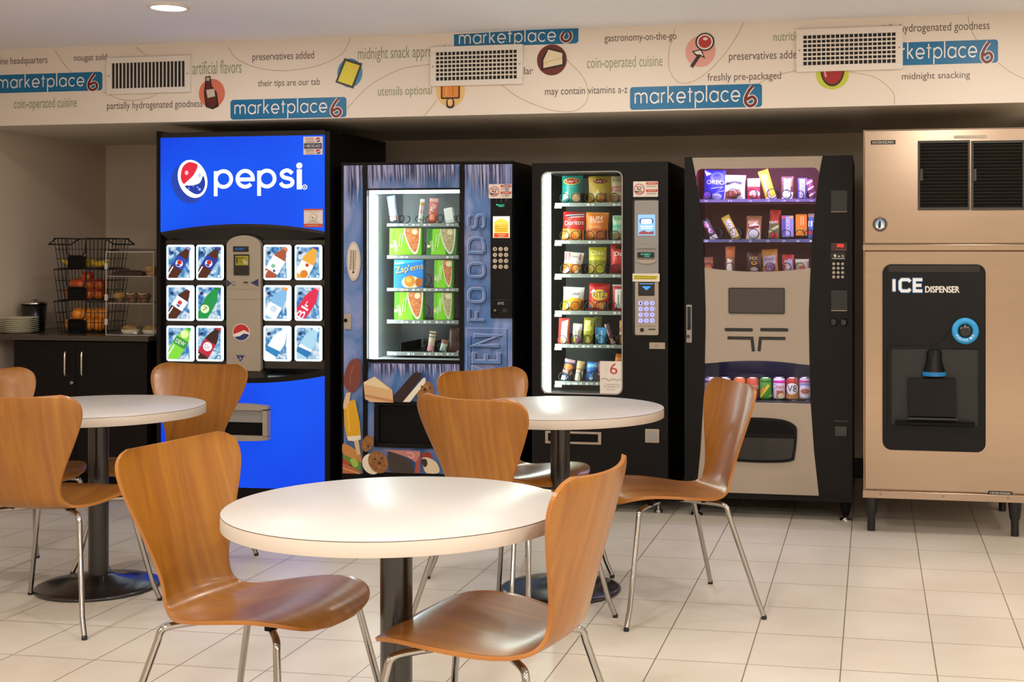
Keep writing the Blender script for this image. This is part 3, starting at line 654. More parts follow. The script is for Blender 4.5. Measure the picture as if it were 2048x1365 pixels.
# delivery port
yp = bow(486) - .035
fr = MB()
fr.pprism([(437, 812)] + [(437 + 97 * i / 8, 812 - 4 * (1 - (i / 4 - 1) ** 2)) for i in range(9)] + [(534, 812), (534, 821), (437, 821)], yp, yp + .06, 'silver_plastic')
fr.pprism([(437, 872), (534, 872), (534, 880)] + [(534 - 97 * i / 8, 880 + 3 * (1 - (i / 4 - 1) ** 2)) for i in range(9)], yp, yp + .06, 'silver_plastic').pbox(437, 820, 446, 874, yp, yp + .06, 'silver_plastic').pbox(525, 820, 534, 874, yp, yp + .06, 'silver_plastic')
fr = fr.build('delivery_port', t)
MB().pbox(445, 819, 526, 874, yp + .022, yp + .034, 'black_matte').pbox(445, 819, 526, 845, yp + .014, yp + .021, 'grey_plastic').build('port_flap', fr)
MB().box(x0 + .04, x1 - .04, YF + .2, 7.5, 0, .05, 'black_matte').build('plinth', t)

# ---------------------------------------------------------------- frozen food machine
YF = 6.80; YP = 6.98
t = thing('frozen_food_machine', 'vending machine with icicle artwork and frozen meals in a lit window', 'vending machine', (X(855, YF), YF, 0))
shell(t, 683, 1027, 325, [(735, 378, 919, 722)], YF, 7.6, .06, 'inner_grey', .55)
MB().box(X(690, YF), X(1020, YF), YF + .08, 7.5, 0, .07, 'black_matte').build('plinth', t)
MB().box(X(683, YF) , X(1027, YF), YF - .012, YF, Z(855, 327.5, YF), Z(855, 324, YF), 'black_body').build('top_trim', t)
YA = YF - .006; A_ = Px(YA, eps=.0006)
def icicles(u0, u1, v, l0, l1, n, cols=('#9a9ec6', '#7a82b4', '#2b3054', '#454c7a', '#b4b2d2')):
    q = []
    for i in range(n):
        u = u0 + (u1 - u0) * (i + random.random() * .8) / n; wd = random.uniform(.9, 2.2); L = random.uniform(l0, l1) * (1 if random.random() < .8 else 1.3)
        q.append(('p', random.choice(cols), [(max(u0, u - wd), v), (min(u1, u + wd), v), (u + .2, v + L)]))
    return q
def art_panel(name, u0, v0, u1, v1, items):
    p = MB().pbox(u0, v0, u1, v1, YA, YF - .001, 'frost').build(name, t)
    if items: MB().art(A_, items, 1).build('printed_picture', p)
    return p
lp = art_panel('left_art_panel', 687.5, 331, 725.7, 947, icicles(688, 725.5, 331.5, 25, 95, 30))
COOK = 'cookie'
a = [('p', '#7a3f34', spline([(699, 781), (691, 770), (692, 748), (702, 724), (714, 717), (724, 722), (724.5, 762), (716, 778), (706, 784)], 5, True)), ('l', '#94584a', spline([(703, 770), (704, 750), (711, 730)], 5), 2.2), ('p', '#e0bd96', [(695.5, 786), (704.5, 784), (701, 806), (695, 818), (689.5, 817), (690, 806)]),
     ('p', '#dca51c', [(690, 804), (713, 799), (722, 842), (724.5, 872), (697, 877), (692, 850)]), ('l', '#eebb3a', [(698, 812), (702, 862)], 3), ('p', '#efe3cc', [(697, 873), (724.5, 870), (724.5, 878), (712, 882), (699, 881)]), ('p', '#e2bf8c', [(711, 881), (720, 880), (724.5, 908), (717, 910)]),
     ('p', '#c98a4a', spline([(688.5, 888), (700, 890), (718, 902), (725, 910), (725, 925), (705, 915), (689, 908)], 4, True)), ('p', '#5f8c33', [(688.5, 908), (725, 924), (725, 941), (712, 936), (700, 926), (689, 918)]), ('p', '#a5c24e', spline([(703, 920), (712, 916), (720, 928), (712, 934)], 4, True)), ('p', '#c23a2a', [(688.5, 916), (700, 924), (704, 934), (689, 930)]), ('p', '#bd6a40', [(688.5, 926), (706, 932), (725, 942), (725, 946.5), (688.5, 946.5)]), ('l', '#d9a878', [(689, 936), (722, 946)], 2.5)]
for nm, q in (('printed_choc_ice', a[0:3]), ('printed_ice_lolly', a[3:7]), ('printed_sandwich', a[7:])): MB().art(A_, q, 34).build(nm, lp)
art_panel('top_art_panel', 733.5, 330, 919, 376.5, icicles(734, 918.5, 330.5, 22, 46, 110))
rp = art_panel('right_art_panel', 927, 329, 1024, 947, icicles(927.5, 1023.5, 329.5, 25, 80, 60))
lpn = art_panel('lower_art_panel', 733.5, 727, 919, 947, icicles(734, 918.5, 727.5, 12, 34, 80))
ell_ = ell
a = [('p', '#d8b07c', [(733.8, 766), (756, 752), (791, 778), (793, 803), (748, 803), (737, 797)]), ('p', '#e6cfa6', [(733.8, 764), (756, 752), (788, 778), (736, 768)]), ('l', '#c08a5a', [(736, 790), (792, 800)], 5),
     ('p', '#2a1614', [(793, 792), (830, 748), (838, 742), (850, 745), (848, 754), (812, 803), (793, 803)]), ('p', '#eadfc8', [(812, 803), (852, 755), (862, 752), (858, 762), (826, 803)]), ('p', '#3f4f8c', [(856, 745), (866, 752), (858, 766)]),
     ('e', COOK, 857, 782, 17, 21, .2), ('e', '#3a2416', 856, 778, 2.6, 3.2), ('e', '#3a2416', 866, 774, 2, 2.4), ('e', '#3a2416', 850, 772, 1.8, 2.2),
     ('e', COOK, 742, 885, 11, 17, .3), ('e', '#3a2416', 743, 891, 2, 2.4), ('e', '#efe2c8', 750, 926, 18, 21, -.5), ('e', COOK, 763, 922, 19, 23, -.5), ('e', '#3a2416', 757, 916, 2, 2.4), ('e', '#3a2416', 766, 924, 2.6, 3), ('e', '#3a2416', 770, 914, 2, 2.2),
     ('p', '#3b302c', [(783, 898), (830, 920), (836, 944), (788, 944), (780, 925)]), ('p', '#c07a70', [(776, 899), (846, 899), (847, 906), (838, 922), (826, 914), (806, 907)]), ('l', '#e4b0a6', spline([(820, 904), (828, 903), (834, 908), (830, 914), (823, 911)], 4), 1.8), ('p', '#a34a3e', [(838, 922), (848, 907), (846, 944), (836, 944)]),
     ('p', '#8d2a20', [(848, 904), (866, 902), (872, 912), (852, 916)]), ('p', '#ddc9a4', spline([(850, 915), (864, 914), (880, 924), (884, 942), (860, 944), (853, 932)], 5, True)), ('p', '#2a1c18', spline([(849, 918), (858, 916), (861, 926), (855, 932)], 4, True)), ('e', '#ddc9a4', 900, 925, 12, 18)]
for nm, q in (('printed_cake_slice', a[0:3]), ('printed_ice_cream_sandwich', a[3:6]), ('printed_cookie', a[6:10]), ('printed_cookie', a[10:12]), ('printed_cookie_sandwich', a[12:17]), ('printed_chocolate_cake', a[17:21]), ('printed_strawberry_dessert', a[21:24]), ('printed_biscuit', a[24:])): MB().art(A_, q, 82).build(nm, lpn)
# frozen foods lettering, reading upward, flat capitals with relief highlight and shadow painted on
LET = {'F': [[(0, 0), (0, 1), (.8, 1)], [(0, .52), (.6, .52)]], 'O': [rrect(0, 0, .85, 1, .3, 4)], 'D': [[(0, 0), (0, 1), (.5, 1), (.75, .9), (.85, .7), (.85, .3), (.75, .1), (.5, 0), (0, 0)]],
       'S': [[(.85, .85), (.7, 1), (.15, 1), (0, .85), (0, .65), (.15, .52), (.7, .48), (.85, .35), (.85, .15), (.7, 0), (.15, 0), (0, .15)]], 'N': [[(0, 0), (0, 1), (.8, 0), (.8, 1)]], 'E': [[(.75, 0), (0, 0), (0, 1), (.75, 1)], [(0, .5), (.62, .5)]], 'Z': [[(0, 1), (.8, 1), (0, 0), (.8, 0)]], 'R': [[(0, 0), (0, 1), (.6, 1), (.8, .85), (.8, .6), (.6, .48), (0, .48)], [(.4, .48), (.85, 0)]]}
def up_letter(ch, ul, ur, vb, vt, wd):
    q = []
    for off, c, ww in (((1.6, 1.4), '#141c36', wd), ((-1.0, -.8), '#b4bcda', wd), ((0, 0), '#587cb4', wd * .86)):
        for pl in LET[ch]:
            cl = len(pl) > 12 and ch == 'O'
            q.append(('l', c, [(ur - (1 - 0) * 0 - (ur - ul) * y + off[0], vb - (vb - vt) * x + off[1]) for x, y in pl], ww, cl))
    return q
a = []
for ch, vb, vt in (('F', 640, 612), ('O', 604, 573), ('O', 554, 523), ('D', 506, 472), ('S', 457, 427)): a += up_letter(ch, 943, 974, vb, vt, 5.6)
MB().art(A_, a, 66).build('relief_shaded_lettering', rp)
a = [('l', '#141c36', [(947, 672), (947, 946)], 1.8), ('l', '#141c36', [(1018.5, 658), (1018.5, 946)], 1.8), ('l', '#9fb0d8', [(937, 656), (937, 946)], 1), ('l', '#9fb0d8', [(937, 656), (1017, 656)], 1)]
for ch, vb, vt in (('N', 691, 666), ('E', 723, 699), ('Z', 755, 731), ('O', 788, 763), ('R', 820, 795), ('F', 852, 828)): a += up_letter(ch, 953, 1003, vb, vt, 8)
MB().art(A_, a, 66).build('relief_shaded_lettering', rp)
MB().pbox(725.7, 329, 733.5, 949, YF - .02, YF, 'black_body').pbox(919, 329, 927, 949, YF - .02, YF, 'black_body').pbox(733, 376.5, 919.5, 380, YF - .02, YF, 'black_body').pbox(733, 720, 919.5, 727, YF - .02, YF, 'black_body').build('door_frame', t)
pane(t, 735, 379, 919, 722, YF - .008)
MB().tube([(X(747.5, YF + .07), YF + .07, Z(747.5, 716, YF + .07)), (X(747.5, YF + .07), YF + .07, Z(747.5, 392, YF + .07))], .022, 'tube_cold', 12).build('tube_or_fill_light', t)
MB().pbox(737, 381, 918, 387, YF + .03, YF + .05, ('#f2f8ff', 7.0)).build('light_strip', t)
th = MB().pprism(ell(707, 523, 13.5, 39, 0, 30), YA - .012, YA - .001, '#d8ccbc').build('thermometer', t)
a = [('e', '#b9ad9e', 707, 523, 12, 36.5), ('e', '#ddd2c2', 707, 523, 11, 35), ('l', '#7a3a30', [(707, 500), (707, 543)], 1.4), ('e', '#3a2a24', 707, 545, 2.2, 2.2)]
for i in range(10): a += [('l', '#4b443c', [(701, 502 + i * 4), (705, 502 + i * 4)], 1.6), ('l', '#4b443c', [(709.5, 502 + i * 4), (713, 502 + i * 4)], 1.3)]
MB().art(Px(YA - .012), a).build('scale', th)
lk = MB().pbox(688, 628, 702, 659, YA - .01, YA - .001, '#a89d92', .002).build('door_lock', t)
MB().lathe([(.01, -.001), (.01, -.004)], 'black_matte', (X(693, YA), YA - .01, Z(693, 641, YA)), 14, ax='y').build('keyhole', lk)
cp = MB().pbox(981, 397, 1024, 637, YF - .022, YF - .004, 'black_body', .003).build('control_panel', t)
Y2 = YF - .022
MB().art(Px(Y2), [('t', ('#2fd0a8', 1.5), 'READY', 997, 409, 1009, 414), ('r', ('#2fd0a8', 1.5), 993, 408.5, 996, 411), ('l', '#2c2824', [(983, 600), (1022, 600)], 1), ('t', '#b4a99c', 'AMS', 995, 604, 1008, 610), ('e', '#1c1a18', 1010, 621, 5, 4)]).build('panel_marks', cp)
MB().pbox(986, 433, 1019, 476, Y2 - .003, Y2, ('#fff6c8', 1.6)).art(Px(Y2 - .0032), [('r', ('#f0b828', 1.2), 988.5, 444, 1017, 466), ('e', ('#f3c84a', 1.3), 1002.5, 447, 13.5, 9), ('t', ('#c07a1a', .9), 'BENEFIT', 992, 450, 1014, 455), ('l', ('#c07a1a', .8), [(991, 458), (1014, 458)], 1), ('l', ('#c07a1a', .8), [(993, 462), (1012, 462)], 1), ('r', ('#e0481c', 1), 988, 466.5, 1018, 475.5), ('l', ('#f6c878', 1), [(995, 469.5), (1012, 469.5)], 1.2), ('l', ('#f6c878', 1), [(998, 473), (1009, 473)], 1)]).build('lit_advert', cp)
keypad(cp, (990.3, 1001.6, 1012.6), (498.6, 510.3, 522.2, 534), 4.4, Y2, '#c9b9a4')
MB().lathe([(.011, -.001), (.011, -.006), (.006, -.012)], 'chrome', (X(991, Y2), Y2, Z(991, 621, Y2)), 14, ax='y').build('coin_lever', cp)
warn_sticker(t, 977.5, 368.5, 1023.5, 397, YA - .03)
h = MB().pbox(748, 804.5, 904, 813, YF - .03, YF, 'black_body', .003).pbox(748, 889, 904, 897, YF - .03, YF, 'black_body', .003).pbox(748, 813, 757, 889, YF - .03, YF, 'black_body').pbox(895, 813, 904, 889, YF - .03, YF, 'black_body').build('delivery_hatch', t)
MB().pbox(756, 812, 896, 890, YF - .012, YF - .004, 'black_matte').build('hatch_flap', h)
for v0, v1, tg, dv in ((447.5, 453, (779, 802, 825, 848, 894), ()), (511.5, 518, (779, 802, 893), ()), (577, 583, (802, 825, 848, 871, 894), ()), (641, 648, (802, 825, 848, 872, 895), ()), (705, 712, (779, 815, 848, 871, 894), (801, 847))):
    shelf(t, 774, 917, v0, v1, YP - .03, tg, dv)
MB().pbox(774, 455, 917, 700, YP + .33, YP + .335, '#343834').build('shelf_shade_backing', t)  # added dark sheet, the shade of the lower shelves put into its colour
for u, r, v in ((785.5, 8, 447), (838, 7, 447), (864, 9, 447), (902, 8, 447), (815.5, 13, 511), (893, 13, 511), (825, 13, 577), (878, 10, 577), (821, 13, 641), (879, 9, 641), (858, 9, 705), (884, 9, 705)):
    coil(t, u, r, v, YP - .022)

# ---------------------------------------------------------------- snack machine
YF = 6.80; YP = 6.96
t = thing('snack_machine', 'black vending machine with six shelves of chips and a lit keypad', 'vending machine', (X(1200, YF), YF, 0))
shell(t, 1064, 1336, 325, [(1084, 344, 1244, 788)], YF, 7.6, .1, 'inner_dark', .55)
g0, g1 = rrect(1082, 342.5, 1245.5, 789, 14, 6), rrect(1084.5, 345, 1243, 786.5, 12, 6)
mb = MB(); n = len(g0); V = []
for pts, y in ((g0, YF - .001), (g0, YF - .008), (g1, YF - .008), (g1, YF + .002)): V += [(X(p[0], y), y, Z(1163, p[1], y)) for p in pts]
mb.add(V, [(k * n + i, k * n + (i + 1) % n, (k + 1) * n + (i + 1) % n, (k + 1) * n + i) for k in range(3) for i in range(n)], 'grey_plastic'); mb.build('window_gasket', t)
mb = MB()
for sx, sy in ((0, 0), (1, 0), (0, 1), (1, 1)):      # black corner fillets behind the rounded gasket
    cu, cv = (1083.5, 1244)[sx], (344, 787.5)[sy]; ccx, ccy = cu + (11 if sx == 0 else -11), cv + (11 if sy == 0 else -11)
    a0 = {(0, 0): 180, (1, 0): 270, (0, 1): 90, (1, 1): 0}[(sx, sy)]
    mb.pprism([(cu, cv)] + arc(ccx, ccy, 11, 11, a0, a0 + 90, 6)[::-1], YF - .004, YF + .004, 'black_body')
mb.build('window_corners', t)
pane(t, 1084, 344, 1244, 788, YF + .001)
MB().tube([(X(1096, YF + .06), YF + .06, Z(1096, 783, YF + .06)), (X(1096, YF + .06), YF + .06, Z(1096, 349, YF + .06))], .015, 'tube_white', 12).build('tube_or_fill_light', t)
for v0, v1, tg, dv in ((406.5, 413, (1125, 1174, 1226), (1161, 1210)), (481.5, 488, (1126, 1177, 1226), (1161, 1210)), (549, 555.5, (1127, 1182, 1226), (1162, 1210)), (623, 630, (1127, 1180, 1227), (1162, 1211)), (690, 696.5, (1118, 1142, 1165, 1188, 1214), (1138, 1162, 1185, 1210, 1235)), (764.5, 771, (1116, 1135, 1150, 1172, 1192), (1136, 1160, 1186))):
    shelf(t, 1110, 1244, v0, v1, YP - .03, tg, dv, .055)
    MB().pbox(1109, v1 - 1, 1123, v1 + 4, YP - .035, YP - .028, ('#f2fff6', .9)).build('glowing_shelf_clip', t)  # clips glow by themselves, standing in for tube light on the shelf ends
for v, c in ((406.5, (1129, 1152, 1179, 1201, 1229)), (481.5, (1129, 1151, 1179, 1201, 1230)), (549, (1130, 1151, 1179, 1200, 1229)), (623, (1129, 1151, 1179, 1200, 1224))):
    for u in c: coil(t, u, 9.2, v, YP - .022, 3)
for v, c in ((690, (1124, 1151, 1175, 1201, 1224, 1241)), (764.5, (1126, 1155, 1178, 1196))):
    for u in c: coil(t, u, 9, v, YP - .022, 3)
nt = MB().art(Px(YF - .006), [('p', '#dcd3c8', [(1200, 723), (1244.5, 723), (1244.5, 777)] + arc(1234, 778, 10.5, 10.5, 0, 90, 6) + [(1200, 788.5)]), ('t', '#b5402c', '6', 1220, 727, 1235, 749), ('l', '#c9bfb4', [(1210, 731), (1216, 731)], 1), ('l', '#c9bfb4', [(1210, 737), (1216, 737)], 1), ('l', '#c9bfb4', [(1210, 743), (1216, 743)], 1), ('l', '#6b645c', spline([(1203, 759), (1212, 757), (1218, 762), (1226, 758), (1234, 761), (1242, 758)], 5), .9), ('t', '#7a7168', 'for refunds please see', 1208, 767.5, 1238, 770.5), ('t', '#7a7168', 'the front desk or call', 1208, 772, 1239, 775), ('t', '#7a7168', 'thank you', 1213, 778, 1231, 781)]).build('service_note', t)
MB().pprism(rrect(1265, 398, 1318.5, 674, 7, 4), YF - .012, YF - .001, 'black_gloss').build('panel_surround', t)
cp = MB().pprism(rrect(1269, 401, 1316.5, 549, 3), YF - .03, YF - .012, 'grey_plastic').pprism(rrect(1270, 560, 1316.5, 670.5, 3), YF - .03, YF - .012, 'silver_plastic').build('control_panel', t)
Y2 = YF - .03
MB().pprism(arc(1292.5, 497, 20, 9, 180, 360, 10), Y2 - .008, Y2, 'grey_plastic').build('panel_bulge', cp); MB().pprism(arc(1292.5, 520, 20, 8, 0, 180, 10), Y2 - .008, Y2, 'silver_plastic').build('panel_bulge', cp)
MB().pbox(1276, 429.5, 1310, 471, Y2 - .003, Y2, ('#8fc4ea', 1.1)).art(Px(Y2 - .0032), [('r', ('#1d4f8c', .9), 1279, 437, 1307, 448, 5), ('r', ('#f4fbff', 1.6), 1282, 438.5, 1304, 448, 3), ('l', ('#f4fbff', 1.5), [(1281, 453), (1306, 453)], 2), ('l', ('#f4fbff', 1.5), [(1282, 457), (1304, 457)], 2), ('p', ('#b04a50', .8), [(1278, 465), (1288, 461), (1296, 465), (1308, 462), (1308, 469), (1278, 469)])]).build('lit_screen', cp)
MB().pbox(1275, 505, 1308, 515.5, Y2 - .012, Y2, 'black_gloss').art(Px(Y2 - .0125), [('t', ('#30d8b8', 1.6), 'INSERT', 1282, 507.5, 1302, 510), ('t', ('#30d8b8', 1.6), 'COINS', 1289, 511.5, 1299, 514)]).build('message_display', cp)
MB().pbox(1276.5, 565, 1309, 592, Y2 - .002, Y2, 'black_gloss').art(Px(Y2 - .0022), [('l', ('#6fb0ff', 1.2), [(1279, 568), (1307, 568)], 1), ('p', ('#2f8cff', 1.4), [(1284, 573), (1302, 573), (1298, 577), (1293, 581), (1288, 577)])]).build('card_reader', cp)
MB().pprism(rrect(1273, 598, 1311.5, 652, 2), Y2 - .004, Y2, 'silver_plastic').build('key_plate', cp)
keypad(cp, (1281.4, 1293, 1304.6), (606.8, 618.4, 630, 641.8), 4.6, Y2 - .004, ('#b9b4ff', 1.1))
MB().art(Px(Y2), [('e', '#14110f', 1284, 660.5, 4.2, 4.2), ('r', '#2a2622', 1297, 658, 1311, 660.5)]).build('coin_slot', cp)
MB().pbox(1265, 547.5, 1319, 563.5, YF - .038, YF - .031, '#ddd2c0').art(Px(YF - .0382), [('p', '#c9bc22', [(1267, 551), (1315, 552), (1314, 559), (1268, 559)]), ('l', '#6b6414', [(1268, 553.5), (1314, 554)], 1), ('l', '#6b6414', [(1269, 557.3), (1312, 557.3)], 1)]).build('paper_notice', t)
warn_sticker(t, 1266.5, 363, 1316, 394, YF - .002)
MB().pbox(1298.5, 685.5, 1330, 698.5, YF - .006, YF - .001, 'silver_panel', .001).art(Px(YF - .0062), [('e', '#8d8272', 1313, 692, 3, 2.6)]).build('name_plate', t)
cr_ = MB().pbox(1290, 859, 1318, 886.5, YF - .014, YF - .001, 'silver_panel', .003).build('coin_return', t)
MB().pbox(1294.5, 864, 1313.5, 882, YF - .0155, YF - .013, 'grey_plastic').build('return_cup', cr_)
dl = MB().pbox(1090, 864, 1202, 889, YF - .014, YF - .001, 'silver_panel', .003).build('delivery_hatch', t)
MB().pbox(1096, 868, 1196, 884, YF - .0155, YF - .013, 'black_matte').build('hatch_flap', dl)
for u, y in ((1080, YF + .06), (1313, YF + .06), (1080, 7.5), (1313, 7.5)):
    xx = X(u, YF); MB().lathe([(.022, 0), (.022, .012), (.01, .02), (.01, .06), (.025, .065), (.025, .1)], 'steel_dark', (xx, y, 0), 14).build('foot', t)

# ---------------------------------------------------------------- combination machine
YF = 6.79; YP = 6.95
t = thing('combination_machine', 'black and silver vending machine with snacks above and drink cans below', 'vending machine', (X(1537, YF), YF, 0))
shell(t, 1369, 1705, 313, [(1385, 322, 1642, 546), (1398, 708, 1630, 806)], YF, 7.6, .1, ('can_dark', 'maroon'), .5)
LE = [(313, 1383.5), (350, 1391), (410, 1400.5), (480, 1406), (540, 1409), (630, 1411.5), (720, 1410), (800, 1407), (900, 1401), (987, 1392.5)]
RE = [(313, 1645), (350, 1638), (410, 1630.5), (480, 1624), (540, 1621), (630, 1617.5), (720, 1619), (800, 1621), (900, 1628), (990, 1638)]
def lerp(T, v):
    for (a, x), (b, y) in zip(T, T[1:]):
        if v <= b: return x + (y - x) * (v - a) / (b - a)
    return T[-1][1]
vs = lambda a, b, n=10: [a + (b - a) * i / n for i in range(n + 1)]
mb = MB().pprism([(1369, 314), (1383.5, 314)] + [(lerp(LE, v), v) for v in vs(315, 987, 24)] + [(1369, 987)], YF - .02, YF - .001, 'black_body')
mb.pprism([(1705, 314), (1705, 990), (lerp(RE, 990), 990)] + [(lerp(RE, v), v) for v in vs(990, 315, 24)], YF - .02, YF - .001, 'black_body'); mb.build('black_side_panels', t)
MB().pprism([(1383.5, 314), (1645, 314)] + [(lerp(RE, v), v) for v in (325, 337, 345)] + [(1638, 349), (1637, 344), (1632, 338), (1625, 336.5), (1402, 336.5), (1396, 339), (1392, 345), (1391, 351)] + [(lerp(LE, v), v) for v in (345, 337, 325)], YF - .018, YF - .001, 'silver_panel').build('top_panel', t)
mid = MB().pprism([(1409 + 212 * i / 12, 536 + 8 * (1 - (i / 6 - 1) ** 2)) for i in range(13)] + [(lerp(RE, v), v) for v in vs(545, 729, 8)] + [(1619 - 209 * i / 12, 730 - 8 * (1 - (i / 6 - 1) ** 2)) for i in range(1, 12)] + [(lerp(LE, v), v) for v in vs(729, 545, 8)], YF - .018, YF - .001, 'silver_panel').build('centre_panel', t)
d = MB().pprism(rrect(1457, 576, 1569.5, 628, 3), YF - .024, YF - .018, 'black_gloss').build('blank_screen', t)
MB().pprism(rrect(1459, 578, 1567.5, 625.5, 2), YF - .0255, YF - .0235, '#3a322c').build('screen_face', d)
a = [('r', '#0d0b0a', 1449, 656.5, 1506, 663.5, 3.4), ('r', '#0d0b0a', 1520, 656.5, 1577, 663.5, 3.4), ('l', '#0d0b0a', [(1455, 676.5), (1504, 676.5), (1507, 703)], 6.2), ('l', '#0d0b0a', [(1571, 677), (1521, 677), (1518, 703)], 6.2)]
MB().art(Px(YF - .018), a).build('speaker_slots', mid)
lowp = MB().pprism([(lerp(LE, 806), 806), (lerp(RE, 806), 806)] + [(lerp(RE, v), v) for v in vs(806, 988, 8)] + [(lerp(LE, v), v) for v in vs(988, 806, 8)], YF - .018, YF - .001, 'silver_panel').build('lower_panel', t)
binp = spline([(1440, 845), (1462, 838), (1515, 836), (1565, 839), (1590, 850), (1594, 866), (1590, 908), (1580, 922), (1515, 926), (1450, 922), (1440, 908), (1436, 866)], 4, True)
b = MB().pprism([(p[0], p[1]) for p in binp], YF - .026, YF - .0181, 'black_body').build('delivery_bin', t)
inb = [(1515 + (p[0] - 1515) * .93, 881 + (p[1] - 881) * .88) for p in binp]
MB().pprism([p for p in inb if p[1] > 874] + [], YF - .04, YF - .0265, 'black_gloss').pprism([p for p in inb if p[1] <= 874], YF - .028, YF - .0262, 'black_matte').build('bin_flap', b)
pane(t, 1386, 337, 1641, 545, YF - .0006, 'upper_window_glass'); pane(t, 1399, 722, 1629, 805, YF - .0006, 'lower_window_glass')
MB().pbox(1392, 326, 1638, 332, YF + .03, YF + .05, 'tube_violet').build('tube_or_fill_light', t)
for ua, ub in ((1388, 1392), (1634, 1638)): MB().pbox(ua, 430, ub, 540, YF + .03, YF + .06, ('#d9d2ff', 16.0)).build('tube_or_fill_light', t)  # side strips added out of sight to brighten the lower snack rows
MB().pbox(1402, 711, 1626, 716, YF + .03, YF + .05, ('#c4b8ff', 34.0)).build('tube_or_fill_light', t)
shelf(t, 1388, 1640, 399, 404.5, YP - .03, (), (), .01, '#6f5a8c'); shelf(t, 1388, 1640, 479.5, 485, YP - .03, (), (), .01, '#4f4a74'); shelf(t, 1388, 1640, 546, 551, YP - .03, (), (), .01, '#4f4a74')
can_shelf = shelf(t, 1400, 1628, 799.5, 806, YP - .05, (), (), .01, 'black_body', .3)
a = []
for u, s_ in ((1528.5, '54'), (1557.5, '60'), (1587, '62'), (1615, '66'), (1500, '52'), (1470, '50'), (1440, '48')): a.append(('t', 'tag_white', s_, u - 3.2, 800.5, u + 3.2, 805))
MB().art(Px(YP - .051), a).build('slot_numbers', t)
a = []
for u, s_ in ((1412, '10'), (1460, '11'), (1501, '12'), (1536, '13'), (1568, '14'), (1595, '15'), (1623, '16')): a.append(('t', 'tag_white', s_, u - 3, 400.3, u + 3, 403.8))
for u, s_ in ((1413, '20'), (1461, '21'), (1501, '22'), (1536, '23'), (1568, '24'), (1596, '25'), (1622, '26')): a.append(('t', 'tag_white', s_, u - 3, 480.6, u + 3, 484.2))
MB().art(Px(YP - .031), a).build('slot_numbers', t)
for v, c in ((399, ((1415, 8), (1466, 10), (1504, 10), (1544, 10), (1573, 9), (1600, 8), (1621, 8))), (479, ((1432, 11), (1470, 11), (1507, 10), (1541, 9), (1572, 9), (1600, 9), (1619, 9))), (545, ((1416, 9), (1460, 9), (1508, 11), (1540, 9), (1573, 9), (1600, 9)))):
    for u, r in c: coil(t, u, r, v, YP - .022, 3)
Y2 = YF - .02
MB().pbox(1662, 381, 1694.5, 424.5, Y2 - .004, Y2, '#0d0908', .001).pbox(1662, 423, 1694, 424.5, Y2 - .006, Y2 - .003, '#9c8d78').build('bill_acceptor', t)
MB().pbox(1662, 486, 1693.5, 502.5, Y2 - .004, Y2, ('#5a0a08', .15)).art(Px(Y2 - .0042), [('t', ('#ff2a1e', 2.0), '888', 1674, 488, 1687, 495), ('l', '#8f4a3c', [(1673, 499.5), (1692, 499.5)], 1)]).build('price_display', t)
MB().pbox(1661, 504.5, 1691.5, 521, Y2 - .006, Y2, 'black_gloss', .001).art(Px(Y2 - .0062), [('p', '#e6ddd0', [(1667, 510), (1671, 509), (1673, 513), (1669, 515)]), ('l', '#e6ddd0', [(1676, 513), (1680, 513)], 2), ('l', '#e6ddd0', [(1684, 511), (1687, 514)], 2), ('l', '#bfb4a6', [(1665, 517), (1689, 517)], 1.4)]).build('coin_slot', t)
keypad(t, (1667.6, 1676.5, 1685.3), (528, 536.8, 545.6, 554.4), 3.2, Y2, '#b0a696', False)
MB().pbox(1662, 581, 1695, 622.5, Y2 - .004, Y2, '#0a0807', .001).pbox(1662.5, 621, 1694, 622.5, Y2 - .006, Y2 - .003, '#b0a08a').build('coin_box', t)
for u in (1667.5, 1687.5): MB().lathe([(.02, -.001), (.02, -.006), (.012, -.009)], 'black_gloss', (X(u, Y2), Y2, Z(u, 645, Y2)), 18, ax='y').build('lock_cylinder', t)
MB().pbox(1668, 842, 1697, 844, Y2 - .004, Y2, '#2c2823').pbox(1669.5, 853, 1694, 873.5, Y2 - .005, Y2, 'black_gloss', .002).build('coin_return', t)
lb = MB().pbox(1372.5, 610, 1383.5, 686, Y2 - .006, Y2, 'grey_plastic', .002).pbox(1374.5, 614, 1381.5, 660, Y2 - .008, Y2 - .004, 'black_gloss').build('lock_bar', t)
MB().lathe([(.009, -.007), (.009, -.012)], 'chrome', (X(1377, Y2), Y2, Z(1377, 673, Y2)), 14, ax='y').build('lock_cylinder', lb)
for u, y in ((1391, YF + .05), (1691, YF + .05), (1391, 7.5), (1691, 7.5)):
    xx = X(u, YF)
    f_ = MB().lathe([(.012, .02), (.018, .03), (.03, .085), (.034, .105)], 'black_matte', (xx, y, 0), 14).build('leg', t)
    MB().lathe([(.03, 0), (.03, .01), (.011, .016), (.011, .03)], 'chrome', (xx, y, 0), 16).build('leveling_foot', f_)

